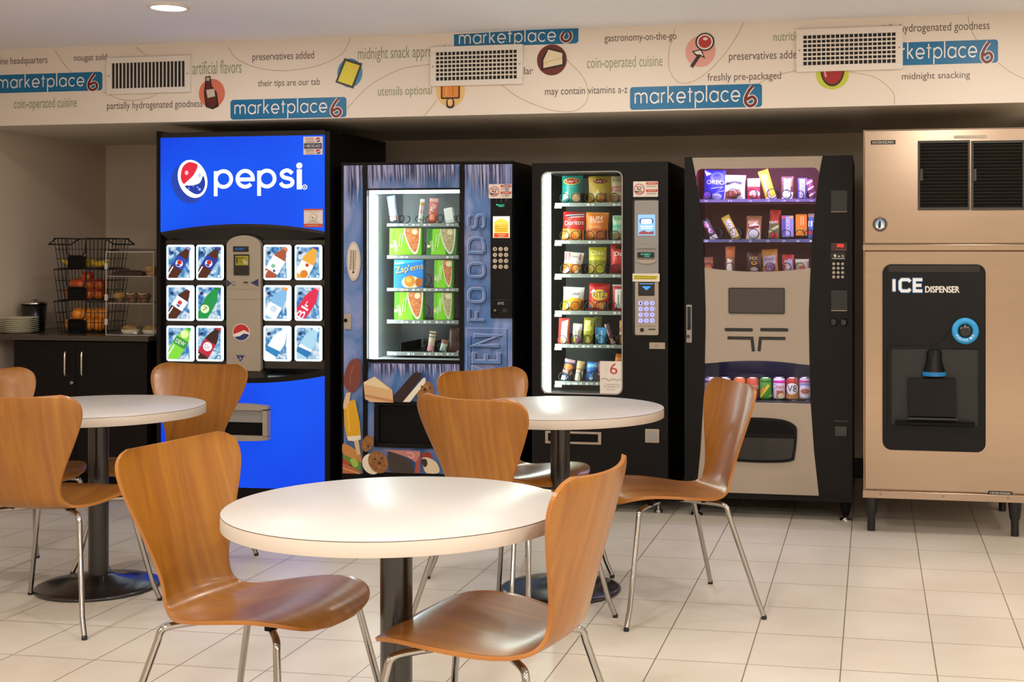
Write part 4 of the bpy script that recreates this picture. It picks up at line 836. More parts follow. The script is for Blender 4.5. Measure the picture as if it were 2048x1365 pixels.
# ---------------------------------------------------------------- ice machine: dispenser below, ice maker head on top
YF = 6.55
xa = X(1727, YF); xb = xa + .775; uc = 1888; zs = Z(uc, 489, YF); z_b = Z(uc, 1001.5, YF); ztop = Z(uc, 257, YF)
t = thing('ice_dispenser', 'stainless steel ice dispenser with black recessed dispensing bay and blue ring button', 'ice dispenser', ((xa + xb) / 2, YF, 0))
MB().box(xa, xb, YF + .02, 7.35, z_b + .035, zs, 'stainless').build('cabinet', t)
MB().box(xa + .004, xb - .004, YF, YF + .02, z_b + .04, zs - .03, 'stainless', .006).build('front_door', t)
rl = MB().box(xa - .004, xb + .004, YF - .004, YF + .03, z_b, z_b + .036, 'stainless', .002).build('lower_rail', t)
for u in (1761, 1887, 2016): MB().lathe([(.005, -.001), (.004, -.004)], 'steel_dark', (X(u, YF), YF - .004, z_b + .02), 10, ax='y').build('screw', rl)
MB().box(xa - .004, xb + .004, YF - .006, YF + .03, zs - .03, zs, 'stainless', .003).build('upper_rail', t)
Y2 = YF - .03
bz = MB().pprism(rrect(1765, 529, 1971.5, 903, 18, 6), Y2, YF - .0005, 'dispenser_black').build('dispenser_bezel', t)
# raised contour round the bay
mb = MB()
mb.pprism([(1776, 853), (1776, 700), (1781, 694), (1868, 692), (1884, 684), (1906, 655), (1914, 651), (1962, 651), (1962, 853), (1957, 853), (1957, 696), (1783, 700), (1783, 853)], Y2 - .012, Y2, 'dispenser_black')
mb.pprism([(1776, 853), (1962, 853), (1962, 860), (1776, 860)], Y2 - .014, Y2, 'dispenser_black'); mb.build('bay_frame', bz)
# the bay: a box with depth standing proud inside the frame
x0, x1 = X(1783, Y2), X(1957, Y2); z0, z1 = Z(1870, 853, Y2), Z(1870, 698, Y2)
mb = MB(); mb.keep = 1; V = [(x, y, z) for x in (x0, x1) for y in (Y2 - .011, Y2 - .0005) for z in (z0, z1)]
mb.add(V, [(1, 3, 7, 5), (0, 4, 6, 2), (0, 2, 3, 1), (4, 5, 7, 6), (2, 6, 7, 3)], '#070606'); mb.build('bay', bz)
mb = MB(); xm = X(1872, Y2)
mb.lathe([(.052, Z(1870, 752, Y2)), (.05, Z(1870, 742, Y2)), (.036, Z(1870, 722, Y2)), (.034, Z(1870, 704, Y2)), (.026, Z(1870, 700, Y2))], 'dispenser_black', (X(1868, Y2), Y2 - .03, 0), 24)
ch = mb.build('ice_chute', bz)
MB().lathe([(.0535, Z(1870, 750.5, Y2)), (.0535, Z(1870, 742.5, Y2))], ('#1c9ae0', .35), (X(1868, Y2), Y2 - .03, 0), 24, caps=False).build('blue_ring', ch)
MB().pprism([(1817, 833), (1817, 759), (1912, 757), (1914, 833)], Y2 - .045, Y2 - .002, 'dispenser_black').build('push_panel', bz)
MB().pbox(1790, 846, 1950, 852, Y2 - .06, Y2 - .012, 'black_matte').pbox(1817, 837, 1916, 840, Y2 - .05, Y2 - .012, 'black_gloss').build('drip_tray', bz)
MB().pbox(1777, 531, 1960, 545, Y2 - .004, Y2, 'black_gloss', .001).build('top_ledge', bz)
a = [[], [], []]
IC = {'I': [[(.5, 0), (.5, 1)]], 'C': [[(.98, .8), (.8, .97), (.2, .97), (.03, .8), (.03, .2), (.2, .03), (.8, .03), (.98, .2)]], 'E': [[(.95, .03), (.06, .03), (.06, .97), (.95, .97)], [(.06, .5), (.85, .5)]]}
for ch, ua, ub in (('I', 1780, 1796), ('C', 1799.5, 1821), ('E', 1827.5, 1845.5)):
    for li, (cc, ww) in enumerate((('#1b6aa8', 8.6), ('#e6e6e2', 6))):
        for pl in IC[ch]:
            q = [(ua + (ub - ua) * x, 583 - 24 * y) for x, y in pl]
            if li == 0: q = [(q[0][0] + (q[0][0] - q[1][0]) * .06, q[0][1] + (q[0][1] - q[1][1]) * .06)] + q[1:-1] + [(q[-1][0] + (q[-1][0] - q[-2][0]) * .06, q[-1][1] + (q[-1][1] - q[-2][1]) * .06)]
            a[li].append(('l', cc, q, ww))
for dx, dy in ((0, 0), (.7, 0), (1.2, 0), (.6, .5), (.6, -.5)): a[2].append(('t', '#e0dad0', 'DISPENSER', 1850 + dx, 573 + dy, 1918 + dx, 585.5 + dy))
MB().art(Px(Y2, eps=.0003), a[0] + a[1]).build('lettering', bz); MB().art(Px(Y2, eps=.0003), a[2]).build('lettering', bz)
xx, zz = X(1930, Y2), Z(1930, 662, Y2)
bt = MB().lathe([(.062, -.001), (.062, -.022), (.034, -.022), (.034, -.006)], '#2a9ad8', (xx, Y2, zz), 36, ax='y', caps=False).build('push_button', bz)
MB().lathe([(.0335, -.003), (.0335, -.018), (.022, -.024), (.002, -.022)], 'black_gloss', (xx, Y2, zz), 28, ax='y').build('button_cap', bt)
a = []
for i, ch_ in enumerate('PUSH FOR ICE'):
    q = math.radians(150 - i * 10.9); a.append(('t', '#e2ecf2', ch_, 1930 + 19 * math.cos(q) - 1.5, 662 + 19 * math.sin(q) - 2.4, 1930 + 19 * math.cos(q) + 1.5, 662 + 19 * math.sin(q) + 2.4, {'rot': q - PI / 2})) if ch_ != ' ' else None
MB().art(Px(Y2 - .0222, eps=.0002), a).build('button_text', bt)
a = lambda u0, v0, u1, v1: [('r', '#14100d', u0, v0, u1, v1, 2), ('t', '#d8cfc2', 'HOSHIZAKI', u0 + 4, v0 + 2, u1 - 4, v1 - 2)]
MB().art(Px(YF), a(1976, 983, 2025, 991)).build('name_plate', t)
for u, y in ((1742.5, YF + .07), (2033, YF + .07), (1742.5, 7.25), (2033, 7.25)):
    MB().lathe([(.019, 0), (.019, .07), (.026, .09), (.03, .13), (.033, z_b + .002)], 'leg_black', (X(u, YF), y, 0), 18).build('leg', t)
h = thing('ice_maker', 'stainless steel ice maker head with black louvered grill, standing on the ice dispenser', 'ice maker', ((xa + xb) / 2, YF, zs))
MB().box(xa, xb, YF + .02, 7.3, zs + .001, ztop, 'stainless').build('cabinet', h)
MB().box(xa + .003, xb - .003, YF, YF + .02, zs + .003, ztop - .002, 'stainless', .006).build('front_panel', h)
yg = YF - .02
for (ua, ub) in ((1836, 1940), (1943, 2049)):
    g = MB().pbox(ua, 281, ub, 286, yg, YF - .001, 'louver').pbox(ua, 415, ub, 420, yg, YF - .001, 'louver').pbox(ua, 286, ua + 4, 415, yg, YF - .001, 'louver').pbox(ub - 4, 286, ub, 415, yg, YF - .001, 'louver').pbox(ua, 283, ub, 418, YF - .003, YF - .001, 'black_matte').build('louver_grill', h)
    mb = MB()
    for i in range(19):
        v = 289 + i * 6.8; D = XY((ua + ub) / 2, YF)[2]; za = Z((ua + ub) / 2, v, YF)
        P = [(yg + .001, za), (yg + .0035, za), (YF - .003, za - .012), (YF - .0055, za - .012)]
        mb.add([(X(ua + 4, YF), y, z) for y, z in P] + [(X(ub - 4, YF), y, z) for y, z in P], [(0, 1, 5, 4), (1, 2, 6, 5), (2, 3, 7, 6), (3, 0, 4, 7)], 'louver')
    mb.build('louvers', g)
    MB().pbox(ua + 4, 338, ua + 10, 362, yg - .006, yg + .004, 'louver', .001).build('grill_latch', g)
MB().pbox(1741.5, 280.5, 1791, 289, YF - .003, YF - .0005, '#14100d').art(Px(YF - .003), [('t', '#d8cfc2', 'HOSHIZAKI', 1745, 282.3, 1787, 287.3)]).build('name_plate', h)
MB().art(Px(YF), [('r', '#8d7c69', 1908, 271, 1974, 277), ('r', '#d2c2ae', 1909, 271.8, 1973, 276.2), ('t', '#6b5f52', 'AIR FILTER CLEAN TWICE A MONTH', 1911, 272.6, 1971, 275.4)]).build('filter_label', h)
MB().art(Px(YF), [('e', '#14181c', 1760, 449, 15, 15), ('e', '#8a4a3c', 1760, 449, 14, 14), ('e', '#1a1e22', 1760, 449, 12.6, 12.6), ('e', '#7fb0cc', 1760, 449, 10, 10), ('p', '#e8eef0', [(1751, 455), (1756, 445), (1760, 441), (1765, 447), (1769, 455), (1760, 459)]), ('p', '#15181a', spline([(1757, 456), (1756, 449), (1758, 443), (1760, 441), (1762, 445), (1761, 456)], 4, True)), ('t', '#d8b0a0', 'HOSHIZAKI', 1753, 435.6, 1767, 437.6)]).build('round_badge', h)

# ---------------------------------------------------------------- counter corner
YC = 6.87; zc = Z(150, 671.5, YC)
c = thing('base_cabinet', 'dark brown base cabinet with two doors and long bar handles, under the counter', 'cabinet', (X(160, 6.9), 6.9, 0))
xl, xr = X(27, 6.9), X(295, 6.9); zcab = Z(150, 681.5, 6.9) - .002
MB().box(xl, xr, 6.92, 7.75, .09, zcab, 'cabinet_dark').box(xl + .02, xr - .02, 6.98, 7.7, 0, .09, 'black_matte').build('carcass', c)
xm = X(151, 6.9)
for a, b, hu in ((xl + .003, xm - .0015, 134.5), (xm + .0015, xr - .003, 168)):
    d = MB().box(a, b, 6.9, 6.92, .1, zcab - .004, 'cabinet_dark', .002).build('door', c)
    xx = X(hu, 6.9); zt, zb = Z(hu, 704, 6.88), Z(hu, 752, 6.88)
    MB().tube([(xx, 6.9, zt)] + [(xx, 6.875 + .012 * (1 - math.sin(q)), zt - .012 * (1 - math.cos(q))) for q in (.3, .8, 1.57)] + [(xx, 6.875, zb + .012), (xx, 6.879, zb + .003), (xx, 6.9, zb)], .006, 'pull', 10).build('handle', d)
    if hu < 150: MB().lathe([(.011, 0), (.011, -.005), (.007, -.006)], 'chrome', (X(143.6, 6.9), 6.9, Z(143.6, 766, 6.9)), 16, ax='y').build('lock', d)
ct = MB().box(XL + .001, X(296, YC), YC, 7.85, zcab + .002, zc, 'counter', .004).build('countertop', loc=(X(160, YC), YC, zcab + .002))
tag(ct, 'dark grey-brown countertop on the base cabinet, left of the blue drink machine', 'countertop')
structure(MB().box(XL, X(296, YC), 7.851, YB, 0, zc, 'wall_taupe').build('trim_1'))
# plates
yp = 7.02; xp = X(38, yp)
for i in range(8):
    r = .108; z = zc + .001 + i * .0115
    p = MB().lathe([(.068, 0), (.071, .002), (r, .011), (r + .001, .0125), (r - .003, .0125), (.069, .004), (.001, .0035)], 'plate_white', (xp + random.uniform(-.001, .001), yp, z), 40)
    o = p.build('plate', loc=(xp, yp, z))
    tag(o, 'cream plate in the stack on the counter, ' + ('bottom one of the stack', 'second from the bottom', 'third from the bottom', 'fourth from the bottom', 'fourth from the top', 'third from the top', 'second from the top', 'topmost of the stack')[i], 'plate', 'stacked plates on the counter')
# canister
yq = 7.2; xq = X(68, yq); hh = Z(66, 608, yq) - zc
k = thing('lidded_canister', 'black tapered canister with a shiny metal lid behind the plates', 'canister', (xq, yq, zc))
MB().lathe([(.058, 0), (.061, .004), (.074, hh), (.071, hh), (.001, hh - .004)], 'canister', (xq, yq, zc + .001), 32).build('body', k)
MB().lathe([(.078, hh), (.078, hh + .008), (.066, hh + .014), (.02, hh + .018), (.018, hh + .026), (.002, hh + .028)], 'lid_metal', (xq, yq, zc + .001), 32).build('lid', k)
# three stacking wire baskets
def basket(z0, z1, label, flare):
    xa, xb, ya, yb = X(108, 7.06), X(108, 7.06) + .315, 7.06, 7.34
    t = thing('wire_basket', label, 'basket', ((xa + xb) / 2, (ya + yb) / 2, z0), (0, 0, 0), 'stacked wire fruit baskets')
    g = .018; R = .0021; mb = MB(); sx0, sx1 = xa + .082, xa + .208; zs_ = z0 + (z1 - z0) * .42
    cor = lambda k: [(xa + g * (1 - k), ya + g * (1 - k)), (xb - g * (1 - k), ya + g * (1 - k)), (xb - g * (1 - k), yb - g * (1 - k)), (xa + g * (1 - k), yb - g * (1 - k))]
    for e in range(4):
        n = 12 if e % 2 == 0 else 8
        for i in range(n + 1):
            f = i / n; B, T = cor(0), cor(1)
            p = [B[e][q] + (B[(e + 1) % 4][q] - B[e][q]) * f for q in (0, 1)]; q_ = [T[e][q] + (T[(e + 1) % 4][q] - T[e][q]) * f for q in (0, 1)]
            top = z1
            if e == 0 and sx0 < q_[0] < sx1: top = zs_
            k = (top - z0) / (z1 - z0)
            mb.tube([(p[0], p[1], z0), (p[0] + (q_[0] - p[0]) * k, p[1] + (q_[1] - p[1]) * k, top)], R, 'wire_black', 5)
    for k in (.02, .33, .64):
        C = cor(k); zz = z0 + (z1 - z0) * k
        if k < .42: mb.tube([(x, y, zz) for x, y in C], R, 'wire_black', 5, True)
        else:
            mb.tube([(sx1, C[0][1], zz), (C[1][0], C[1][1], zz), (C[2][0], C[2][1], zz), (C[3][0], C[3][1], zz), (C[0][0], C[0][1], zz), (sx0, C[0][1], zz)], R, 'wire_black', 5)
    for i in range(1, 9): xx = xa + g + (xb - xa - 2 * g) * i / 9; mb.tube([(xx, ya + g, z0 + .002), (xx, yb - g, z0 + .002)], R, 'wire_black', 5)
    mb.build('wire_mesh', t)
    C = cor(1); mb = MB(); yq = C[0][1]
    mb.tube([(sx0, yq, z1), (C[0][0], C[0][1], z1), (C[3][0], C[3][1], z1), (C[2][0], C[2][1], z1), (C[1][0], C[1][1], z1), (sx1, yq, z1)], .0035, 'wire_black', 7)
    mb.tube([(sx0, yq, z1), (sx0 + .004, yq - .004, zs_ + .02), (sx0 + .02, yq - .006, zs_ + .002), (sx1 - .02, yq - .006, zs_ + .002), (sx1 - .004, yq - .004, zs_ + .02), (sx1, yq, z1)], .0042, 'wire_black', 7)
    mb.build('rim', t)
    MB().box(sx0 + .004, sx1 - .004, ya + .004, ya + .007, z0 + .004, zs_ - .002, 'black_matte').build('label_plate', t)
    if flare:
        for s, xx in ((-1, xa), (1, xb)):
            MB().tube([(xx, ya + .02, z1), (xx + s * .055, ya + .03, z1 - .035), (xx + s * .055, yb - .03, z1 - .035), (xx, yb - .02, z1)], .0042, 'wire_black', 7).build('handle', t)
    return xa, xb, ya, yb
zb = [Z(160, 664, 7.06), Z(160, 602, 7.06), Z(160, 538, 7.06), Z(160, 477, 7.06)]; zb[0] = zc + .002
basket(zb[0], zb[1] - .004, 'black wire basket of oranges, bottom one of the stack', 0)
basket(zb[1], zb[2] - .004, 'black wire basket of red apples, middle one of the stack', 0)
xa, xb, ya, yb = basket(zb[2], zb[3], 'black wire basket with flared handles, top one of the stack', 1)
def sphere(name, x, y, z, r, m, label, cat, group, sq=1.0, stem=None):
    mb = MB(); P = []
    for i in range(13):
        a = -PI / 2 + PI * i / 12; rr = r * math.cos(a); zz = r * sq * math.sin(a)
        if stem is not None and i > 9: zz -= r * .16 * (i - 9) / 3
        P.append((max(rr, .0004), zz))
    o = mb.lathe(P, m, (x, y, z), 22).build(name, loc=(x, y, z)); tag(o, label, cat, group)
    if stem: MB().tube([(x, y, z + r * sq * .78), (x + .003, y, z + r * sq * 1.1)], .0016, stem, 5).build('stem', o)
    else: MB().lathe([(.0035, z + r * sq - .001), (.002, z + r * sq + .001)], '#6b7a2c', (x, y, 0), 8).build('stem_scar', o)
    return o
R = .0405
OR = [(.07, .07, 0, 'leftmost front orange low in the bottom basket'), (.145, .06, 0, 'orange low behind the black plate of the bottom basket'), (.222, .062, 0, 'orange second from the right in the front of the bottom basket'), (.30, .065, 0, 'orange low at the right end of the bottom basket'), (.1, .14, 0, 'orange at the left in the second row of the bottom basket'), (.185, .14, 0, 'orange in the middle of the second row of the bottom basket'), (.265, .14, 0, 'orange at the right in the second row of the bottom basket'),
      (.108, .1, 1, 'high orange at the left of the bottom basket'), (.19, .085, 1, 'big orange in the opening of the bottom basket, in front of the others'), (.25, .11, 1, 'orange high right of the opening in the bottom basket'), (.315, .08, 1, 'high orange at the right end of the bottom basket')]
for dx, dy, lv, lb in OR: sphere('orange', xa + .012 + dx * .8, ya + dy, zb[0] + .006 + R + lv * .06, R, 'orange_skin', lb, 'orange', 'oranges in the bottom basket', .96)
AP = [(.075, .065, 0, 'dark red apple low at the left of the middle basket'), (.15, .06, 0, 'red apple behind the black plate of the middle basket'), (.225, .062, 0, 'red apple low right of the plate in the middle basket'), (.30, .065, 0, 'small shiny red apple low at the right of the middle basket'), (.11, .14, 0, 'apple in the second row at the left of the middle basket'), (.19, .14, 0, 'apple in the middle of the second row of the middle basket'), (.27, .14, 0, 'apple in the second row at the right of the middle basket'),
      (.085, .1, 1, 'yellow and red apple high at the left of the middle basket'), (.14, .075, 1, 'red apple left in the opening of the middle basket'), (.215, .075, 1, 'glossy red apple right in the opening of the middle basket'), (.17, .11, 1.75, 'topmost red apple showing above the opening of the middle basket'), (.285, .09, 1, 'dark red apple high at the right of the middle basket')]
for dx, dy, lv, lb in AP: sphere('apple', xa + .012 + dx * .8, ya + dy, zb[1] + .006 + .037 + lv * .055, .039, 'apple_skin', lb, 'apple', 'apples in the middle basket', .9, '#3a2818')
def banana(x, y, z, a, label):
    P = [(x + .08 * math.cos(a) * (q / 4 - 1), y + .08 * math.sin(a) * (q / 4 - 1), z + .03 * (q / 4 - 1) ** 2 + .02) for q in range(9)]
    o = MB().tube(P, [.005, .012, .016, .018, .018, .018, .016, .012, .004], 'banana_skin', 9).build('banana', loc=(x, y, z)); tag(o, label, 'banana', 'bananas in the top basket')
    MB().tube([P[-1], (P[-1][0] + .012 * math.cos(a), P[-1][1], P[-1][2] + .012)], .004, '#7a6a1e', 6).build('stem', o)
banana(xa + .1, ya + .06, zb[2] + .006, .25, 'yellow banana at the left front of the top basket'); banana(xa + .12, ya + .11, zb[2] + .006, .1, 'yellow banana at the left back of the top basket'); banana(xa + .24, ya + .08, zb[2] + .006, -.2, 'yellow banana at the right of the top basket')

# pastry case
x0, x1, ya, yb = X(212, 6.95), X(296, YC) - .012, 6.95, 7.27
z0, z1 = zc + .001, Z(260, 506, 6.95)
p = thing('pastry_case', 'clear acrylic pastry case with three shelves of baked goods, beside the fruit baskets', 'display case', ((x0 + x1) / 2, ya, zc))
e = .005; mb = MB()
mb.box(x0, x0 + e, ya, yb, z0, z1, 'acrylic').box(x1 - e, x1, ya, yb, z0, z1, 'acrylic').box(x0 + e, x1 - e, yb - e, yb, z0, z1, 'acrylic').box(x0, x1, ya, yb, z1, z1 + e, 'acrylic').box(x0 + e, x1 - e, ya, yb - e, z0, z0 + e, 'acrylic')
mb.build('case_walls', p)
sh = [Z(260, 552, 7.0), Z(260, 606, 7.0)]
for zz in sh: MB().box(x0 + e, x1 - e, ya + .012, yb - e, zz - e, zz, 'acrylic').box(x0 + e, x1 - e, ya + .012, ya + .014, zz - e, zz, '#b9b2a6').build('shelf', p)
dr = MB().box(x0 + e, x1 - e, ya + .001, ya + .004, z0 + e, z1 - .002, 'acrylic').build('door', p)
MB().box((x0 + x1) / 2 + .03, (x0 + x1) / 2 + .05, ya - .012, ya + .001, z0 + .006, z0 + .02, '#d9d4ca', .002).build('door_knob', dr)
for q in (.12, .42, .8): MB().box(x0 - .006, x0 + .012, ya - .006, ya + .001, z0 + (z1 - z0) * q, z0 + (z1 - z0) * q + .035, '#bdb4a8', .001).build('hinge', dr)
mb = MB()
for xx, yy in ((x0, ya), (x0 + .0, yb), (x1, ya)): mb.tube([(xx, yy, z0), (xx, yy, z1 + e)], .0022, '#cdc6bb', 6)
for zz in (z0, z1 + e): mb.tube([(x0, ya, zz), (x1, ya, zz)], .002, '#cdc6bb', 6)
mb.build('polished_edges', p)
def muffin(x, y, z, m, label, sc=1, paper='#3a241a', frost=None):
    o = MB().lathe([(.026 * sc, 0), (.034 * sc, .03 * sc), (.001, .03 * sc)], paper, (x, y, z), 18).build('muffin', loc=(x, y, z)); tag(o, label, 'muffin', 'muffins in the pastry case')
    MB().lathe([(.036 * sc, .028 * sc), (.041 * sc, .036 * sc), (.036 * sc, .052 * sc), (.02 * sc, .063 * sc), (.001, .065 * sc)], m, (x, y, z), 18).build('crown', o)
    if frost: MB().tube([(x + .024 * sc * math.cos(a), y - .02 + .02 * math.sin(a), z + .058 * sc + .004 * math.sin(a)) for a in [2 * PI * i / 14 for i in range(14)]], .0025, '#e9dccb', 6, True).build('icing_ring', o)
xs = [x0 + .045, x0 + .125, x0 + .2, x0 + .275]
for i, (xx, lb) in enumerate(zip(xs, ('golden brown muffin at the left of the middle shelf of the pastry case', 'dark muffin with an icing ring, second on the middle shelf of the pastry case', 'dark muffin with an icing ring, third on the middle shelf of the pastry case', 'dark muffin at the right end of the middle shelf of the pastry case'))):
    if xx < x1 - .03: muffin(xx, ya + .07, sh[1], 'muffin' if i else 'crust', lb, .95, '#5a3a24', i in (1, 2))
lo = MB().loft([[(x, ya + .07 + .04 * math.cos(a), sh[0] + .001 + .032 * max(0, math.sin(a)) * (1 if 0 < i < 5 else .75)) for a in [PI * j / 8 for j in range(9)]] for i, x in enumerate([x0 + .012 + .19 * q / 5 for q in range(6)])], 'chocolate', True, True, True).build('chocolate_loaf', loc=(x0 + .1, ya + .07, sh[0]))
tag(lo, 'long dark chocolate loaf on the top shelf of the pastry case', 'cake')
muffin(x0 + .25, ya + .06, sh[0], 'crust', 'pale golden muffin at the right of the top shelf of the pastry case', .95, '#a9743f')
for xx, lb in ((x0 + .1, "brown bun in white paper, left on the pastry case's bottom shelf"), (x0 + .235, "brown bun in white paper, right on the pastry case's bottom shelf")):
    o = MB().lathe([(.04, .004), (.05, .018), (.047, .034), (.03, .046), (.001, .05)], 'crust', (xx, ya + .09, z0 + e), 22).build('bun', loc=(xx, ya + .09, z0 + e)); tag(o, lb, 'bun', 'buns in the pastry case')
    MB().lathe([(.045, 0), (.054, .022), (.053, .022), (.044, .002)], '#e4dccf', (xx, ya + .09, z0 + e), 22, caps=False).build('paper_wrap', o)
tg = thing('serving_tongs', 'metal and black serving tongs lying on top of the pastry case', 'tongs', (x0 + .1, ya + .06, z1 + e))
zz = z1 + e
for s in (-1, 1):
    MB().tube([(x1 - .02, ya + .06, zz + .012), (x0 + .12, ya + .06 + s * .012, zz + .012 + s * .004), (x0 + .02, ya + .06 + s * .02, zz + .012 + s * .006)], [.004, .004, .004], 'steel_dark', 7).build('arm', tg)
    MB().lathe([(.001, -.006), (.018, -.003), (.022, .004), (.018, .006), (.001, .002)], 'canister', (x0 + .0 + .012, ya + .06 + s * .022, zz + .012), 16).build('grip_head', tg)

# ------------------------------------------------------------------ goods in the machines
def prod(kind, name, label, cat, group, box, base, items=(), tilt=0, Y=YP, lean=0):
    u0, v0, u1, v1 = box; uc = (u0 + u1) / 2; D = XY(uc, Y)[2]
    wd = (u1 - u0) * D / F_PX * .985; h = (v1 - v0) * D / F_PX
    mb = MB(); n = 10; T = {'bag': min(.026, wd * .22), 'bar': min(.014, wd * .28), 'box': .018, 'cup': wd / 2}[kind]
    if kind in ('bag', 'bar'):
        def bulge(x, y): return T * max(0, 1 - abs(x) ** 2.4) * max(0, math.sin(PI * min(1, max(0, (y - .03) / .94)))) ** .55
        def wf(y): return 1 - (.07 if kind == 'bag' else .04) * math.sin(PI * y) ** .8
        def surf(x, y, k):
            xn = max(-1, min(1, x * h / (wd / 2))); y = max(0, min(1, y)); return Vector((xn * wd / 2 * wf(y), -bulge(xn, y) - .0011 * (k > 0) - .0004 * k, y * h))
        for s in (-1, 1):
            V = [(x * wd / 2 * wf(y), s * bulge(x, y) * (1 if s < 0 else .7), y * h) for y in [j / 14 for j in range(15)] for x in [-1 + 2 * i / n for i in range(n + 1)]]
            mb.add(V, [(j * (n + 1) + i, j * (n + 1) + i + 1, (j + 1) * (n + 1) + i + 1, (j + 1) * (n + 1) + i) for j in range(14) for i in range(n)], base, True)
        step = .11
    elif kind == 'box':
        mb.box(-wd / 2, wd / 2, -T, T, 0, h, base, .003); step = 0
        def surf(x, y, k): return Vector((max(-wd / 2 + .002, min(wd / 2 - .002, x * h)), -T - .0004 * k, max(.002, min(h - .002, y * h))))
    else:
        r = wd / 2; mb.lathe([(r * .8, 0), (r * .97, .004), (r, .012), (r, h * .86), (r * .86, h * .95), (r * .84, h * .985)], base, n=26)
        mb.lathe([(r * .86, h * .955), (r * .88, h), (r * .82, h), (r * .8, h * .975), (.001, h * .97)], 'lid_metal', n=26)
        def surf(x, y, k):
            a = x * h / r; R = r + .0006 + .0003 * k; yy = max(.02, min(.86, y)); return Vector((R * math.sin(a), -R * math.cos(a), yy * h))
        step = .09
    if items: mb.art(surf, [it for it in items], 1, step)
    ob = mb.build(name, None, True)
    ob.location = (X(uc, Y), Y + (T if kind != 'cup' else 0) + (.0 if kind != 'cup' else wd / 2), Z(uc, v1, Y) + .001)
    ob.rotation_euler = (math.radians(-4 if kind == 'bag' else -2) * (kind != 'cup'), math.radians(tilt), 0)
    return tag(ob, label, cat, group)
Rr = lambda c, y0, y1: ('r', c, -3, y0, 3, y1)
# frozen meals
YP = 6.98; G = 'frozen goods in the icicle machine'
LIME, DKG = '#6cbe1e', '#2f7d2a'
def meal(food, hw):
    q = hw / .62; P = lambda L: spline([(x * q, y) for x, y in L], 4)
    rim = P([(-.06, 1), (-.04, .75), (.06, .45), (.2, .18), (.34, .04), (.46, .08), (.54, .34), (.58, .68), (.59, 1)])
    ins = P([(-.02, 1), (0, .76), (.1, .48), (.22, .24), (.34, .11), (.43, .16), (.5, .4), (.53, .7), (.54, 1)])
    return [('p', '#86d42a', [(-hw * .7, 0), (hw * .3, 0), (hw * .2, .5), (0, 1), (-hw * .6, 1)]), ('p', '#f1ead8', rim), ('p', food, ins), ('e', '#ece2b8', .36 * q, .86, .11, .1), ('t', '#eef3d0', 'steamers', -hw * .95, .27, -hw * .25, .41, {'rot': -1.35}), ('l', '#dff0b8', [(-hw * .42, .3), (-hw * .3, .78)], .03), ('l', '#dff0b8', [(-hw * .25, .3), (-hw * .13, .82)], .03), ('e', '#e8dca0', -hw * .85, .33, .07, .06)]
prod('box', 'frozen_meal_box', 'wide green frozen meal box with orange noodles, second shelf left', 'frozen meal', G, (776, 457, 845, 511), LIME, meal('noodle', .62))
prod('box', 'frozen_meal_box', 'wide green frozen meal box with pale pasta, second shelf right', 'frozen meal', G, (851, 458, 914, 511), DKG, meal('pasta', .58))
prod('box', 'frozen_snack_box', 'bright blue frozen snack box with yellow lettering, third shelf left', 'frozen snack', G, (785, 520, 848, 577), '#1f86e0', [('p', '#35b4ec', [(-.6, .8), (.6, .95), (.6, 1), (-.6, 1)]), ('t', '#eef6ff', 'Kitchen', -.5, .84, -.18, .94, {'rot': .15}), ('t', '#1a3a8c', "Zap'ems", -.47, .5, .56, .80, {'rot': .16}), ('t', '#f4c83a', "Zap'ems", -.48, .52, .55, .82, {'rot': .16}), ('e', '#f0dcb0', .1, .2, .34, .22), ('e', '#d8872c', .05, .24, .2, .2), ('e', '#f0b04a', .02, .28, .1, .1), ('e', '#b5641e', .4, .2, .14, .16)])
prod('box', 'frozen_meal_box', 'narrow green frozen meal box with orange noodles, third shelf right', 'frozen meal', G, (867, 521, 905, 577), LIME, meal('noodle', .36))
prod('box', 'frozen_meal_box', 'wide green frozen meal box with red noodles, fourth shelf left', 'frozen meal', G, (786, 585, 848, 641), '#57b318', meal('noodle', .56))
prod('box', 'frozen_meal_box', 'narrow green frozen meal box with pale pasta, fourth shelf right', 'frozen meal', G, (866, 586, 905, 641), LIME, meal('pasta', .36))
prod('bar', 'ice_cream_bar', 'blue and white ice cream bar leaning left on the top shelf', 'ice cream bar', G, (778.5, 391, 796.5, 447), '#8fb8d8', [('p', '#eef2f6', [(-.1, .3), (.12, .3), (.12, .95), (-.06, .95)]), Rr('#d89a90', .1, .26), Rr('#33465a', 0, .1), ('t', '#4a78b0', 'Bars', -.11, .55, .12, .68, {'rot': -1.4})], -9)
prod('bar', 'ice_cream_bar', 'narrow pink and white ice cream bar on the top shelf', 'ice cream bar', G, (834, 398, 844, 447), '#d2d4cc', [Rr('#c05a4a', .4, .55), Rr('#dca29c', .56, .7), Rr('#b8863a', .72, .86), Rr('#8d938c', .1, .2)], 6)
prod('bar', 'ice_cream_bar', 'wide salmon red ice cream bar on the top shelf', 'ice cream bar', G, (853.5, 397, 873, 447), '#c4665a', [('t', '#f1e6dc', 'Mel', -.12, .52, .14, .72, {'rot': 1.3}), ('e', '#cf5a36', 0, .22, .18, .2), ('t', '#f1e0d0', 'III', -.06, .14, .06, .34), Rr('#e0aaa0', .86, 1)], 4)
prod('box', 'ice_cream_cup_box', 'plain white ice cream carton leaning left on the top shelf', 'ice cream carton', G, (891, 416, 909, 447), '#e6e8e0', [Rr('#cfd2c8', 0, .2)], -10)
prod('bar', 'ice_cream_bar', 'pink and cream ice cream bar lying in the bottom shelf coil', 'ice cream bar', G, (852, 663, 866, 705), '#cdb69a', [Rr('#d9929a', 0, .3), Rr('#5a6a70', .7, .76), Rr('#2c3238', .86, .92)], 8)
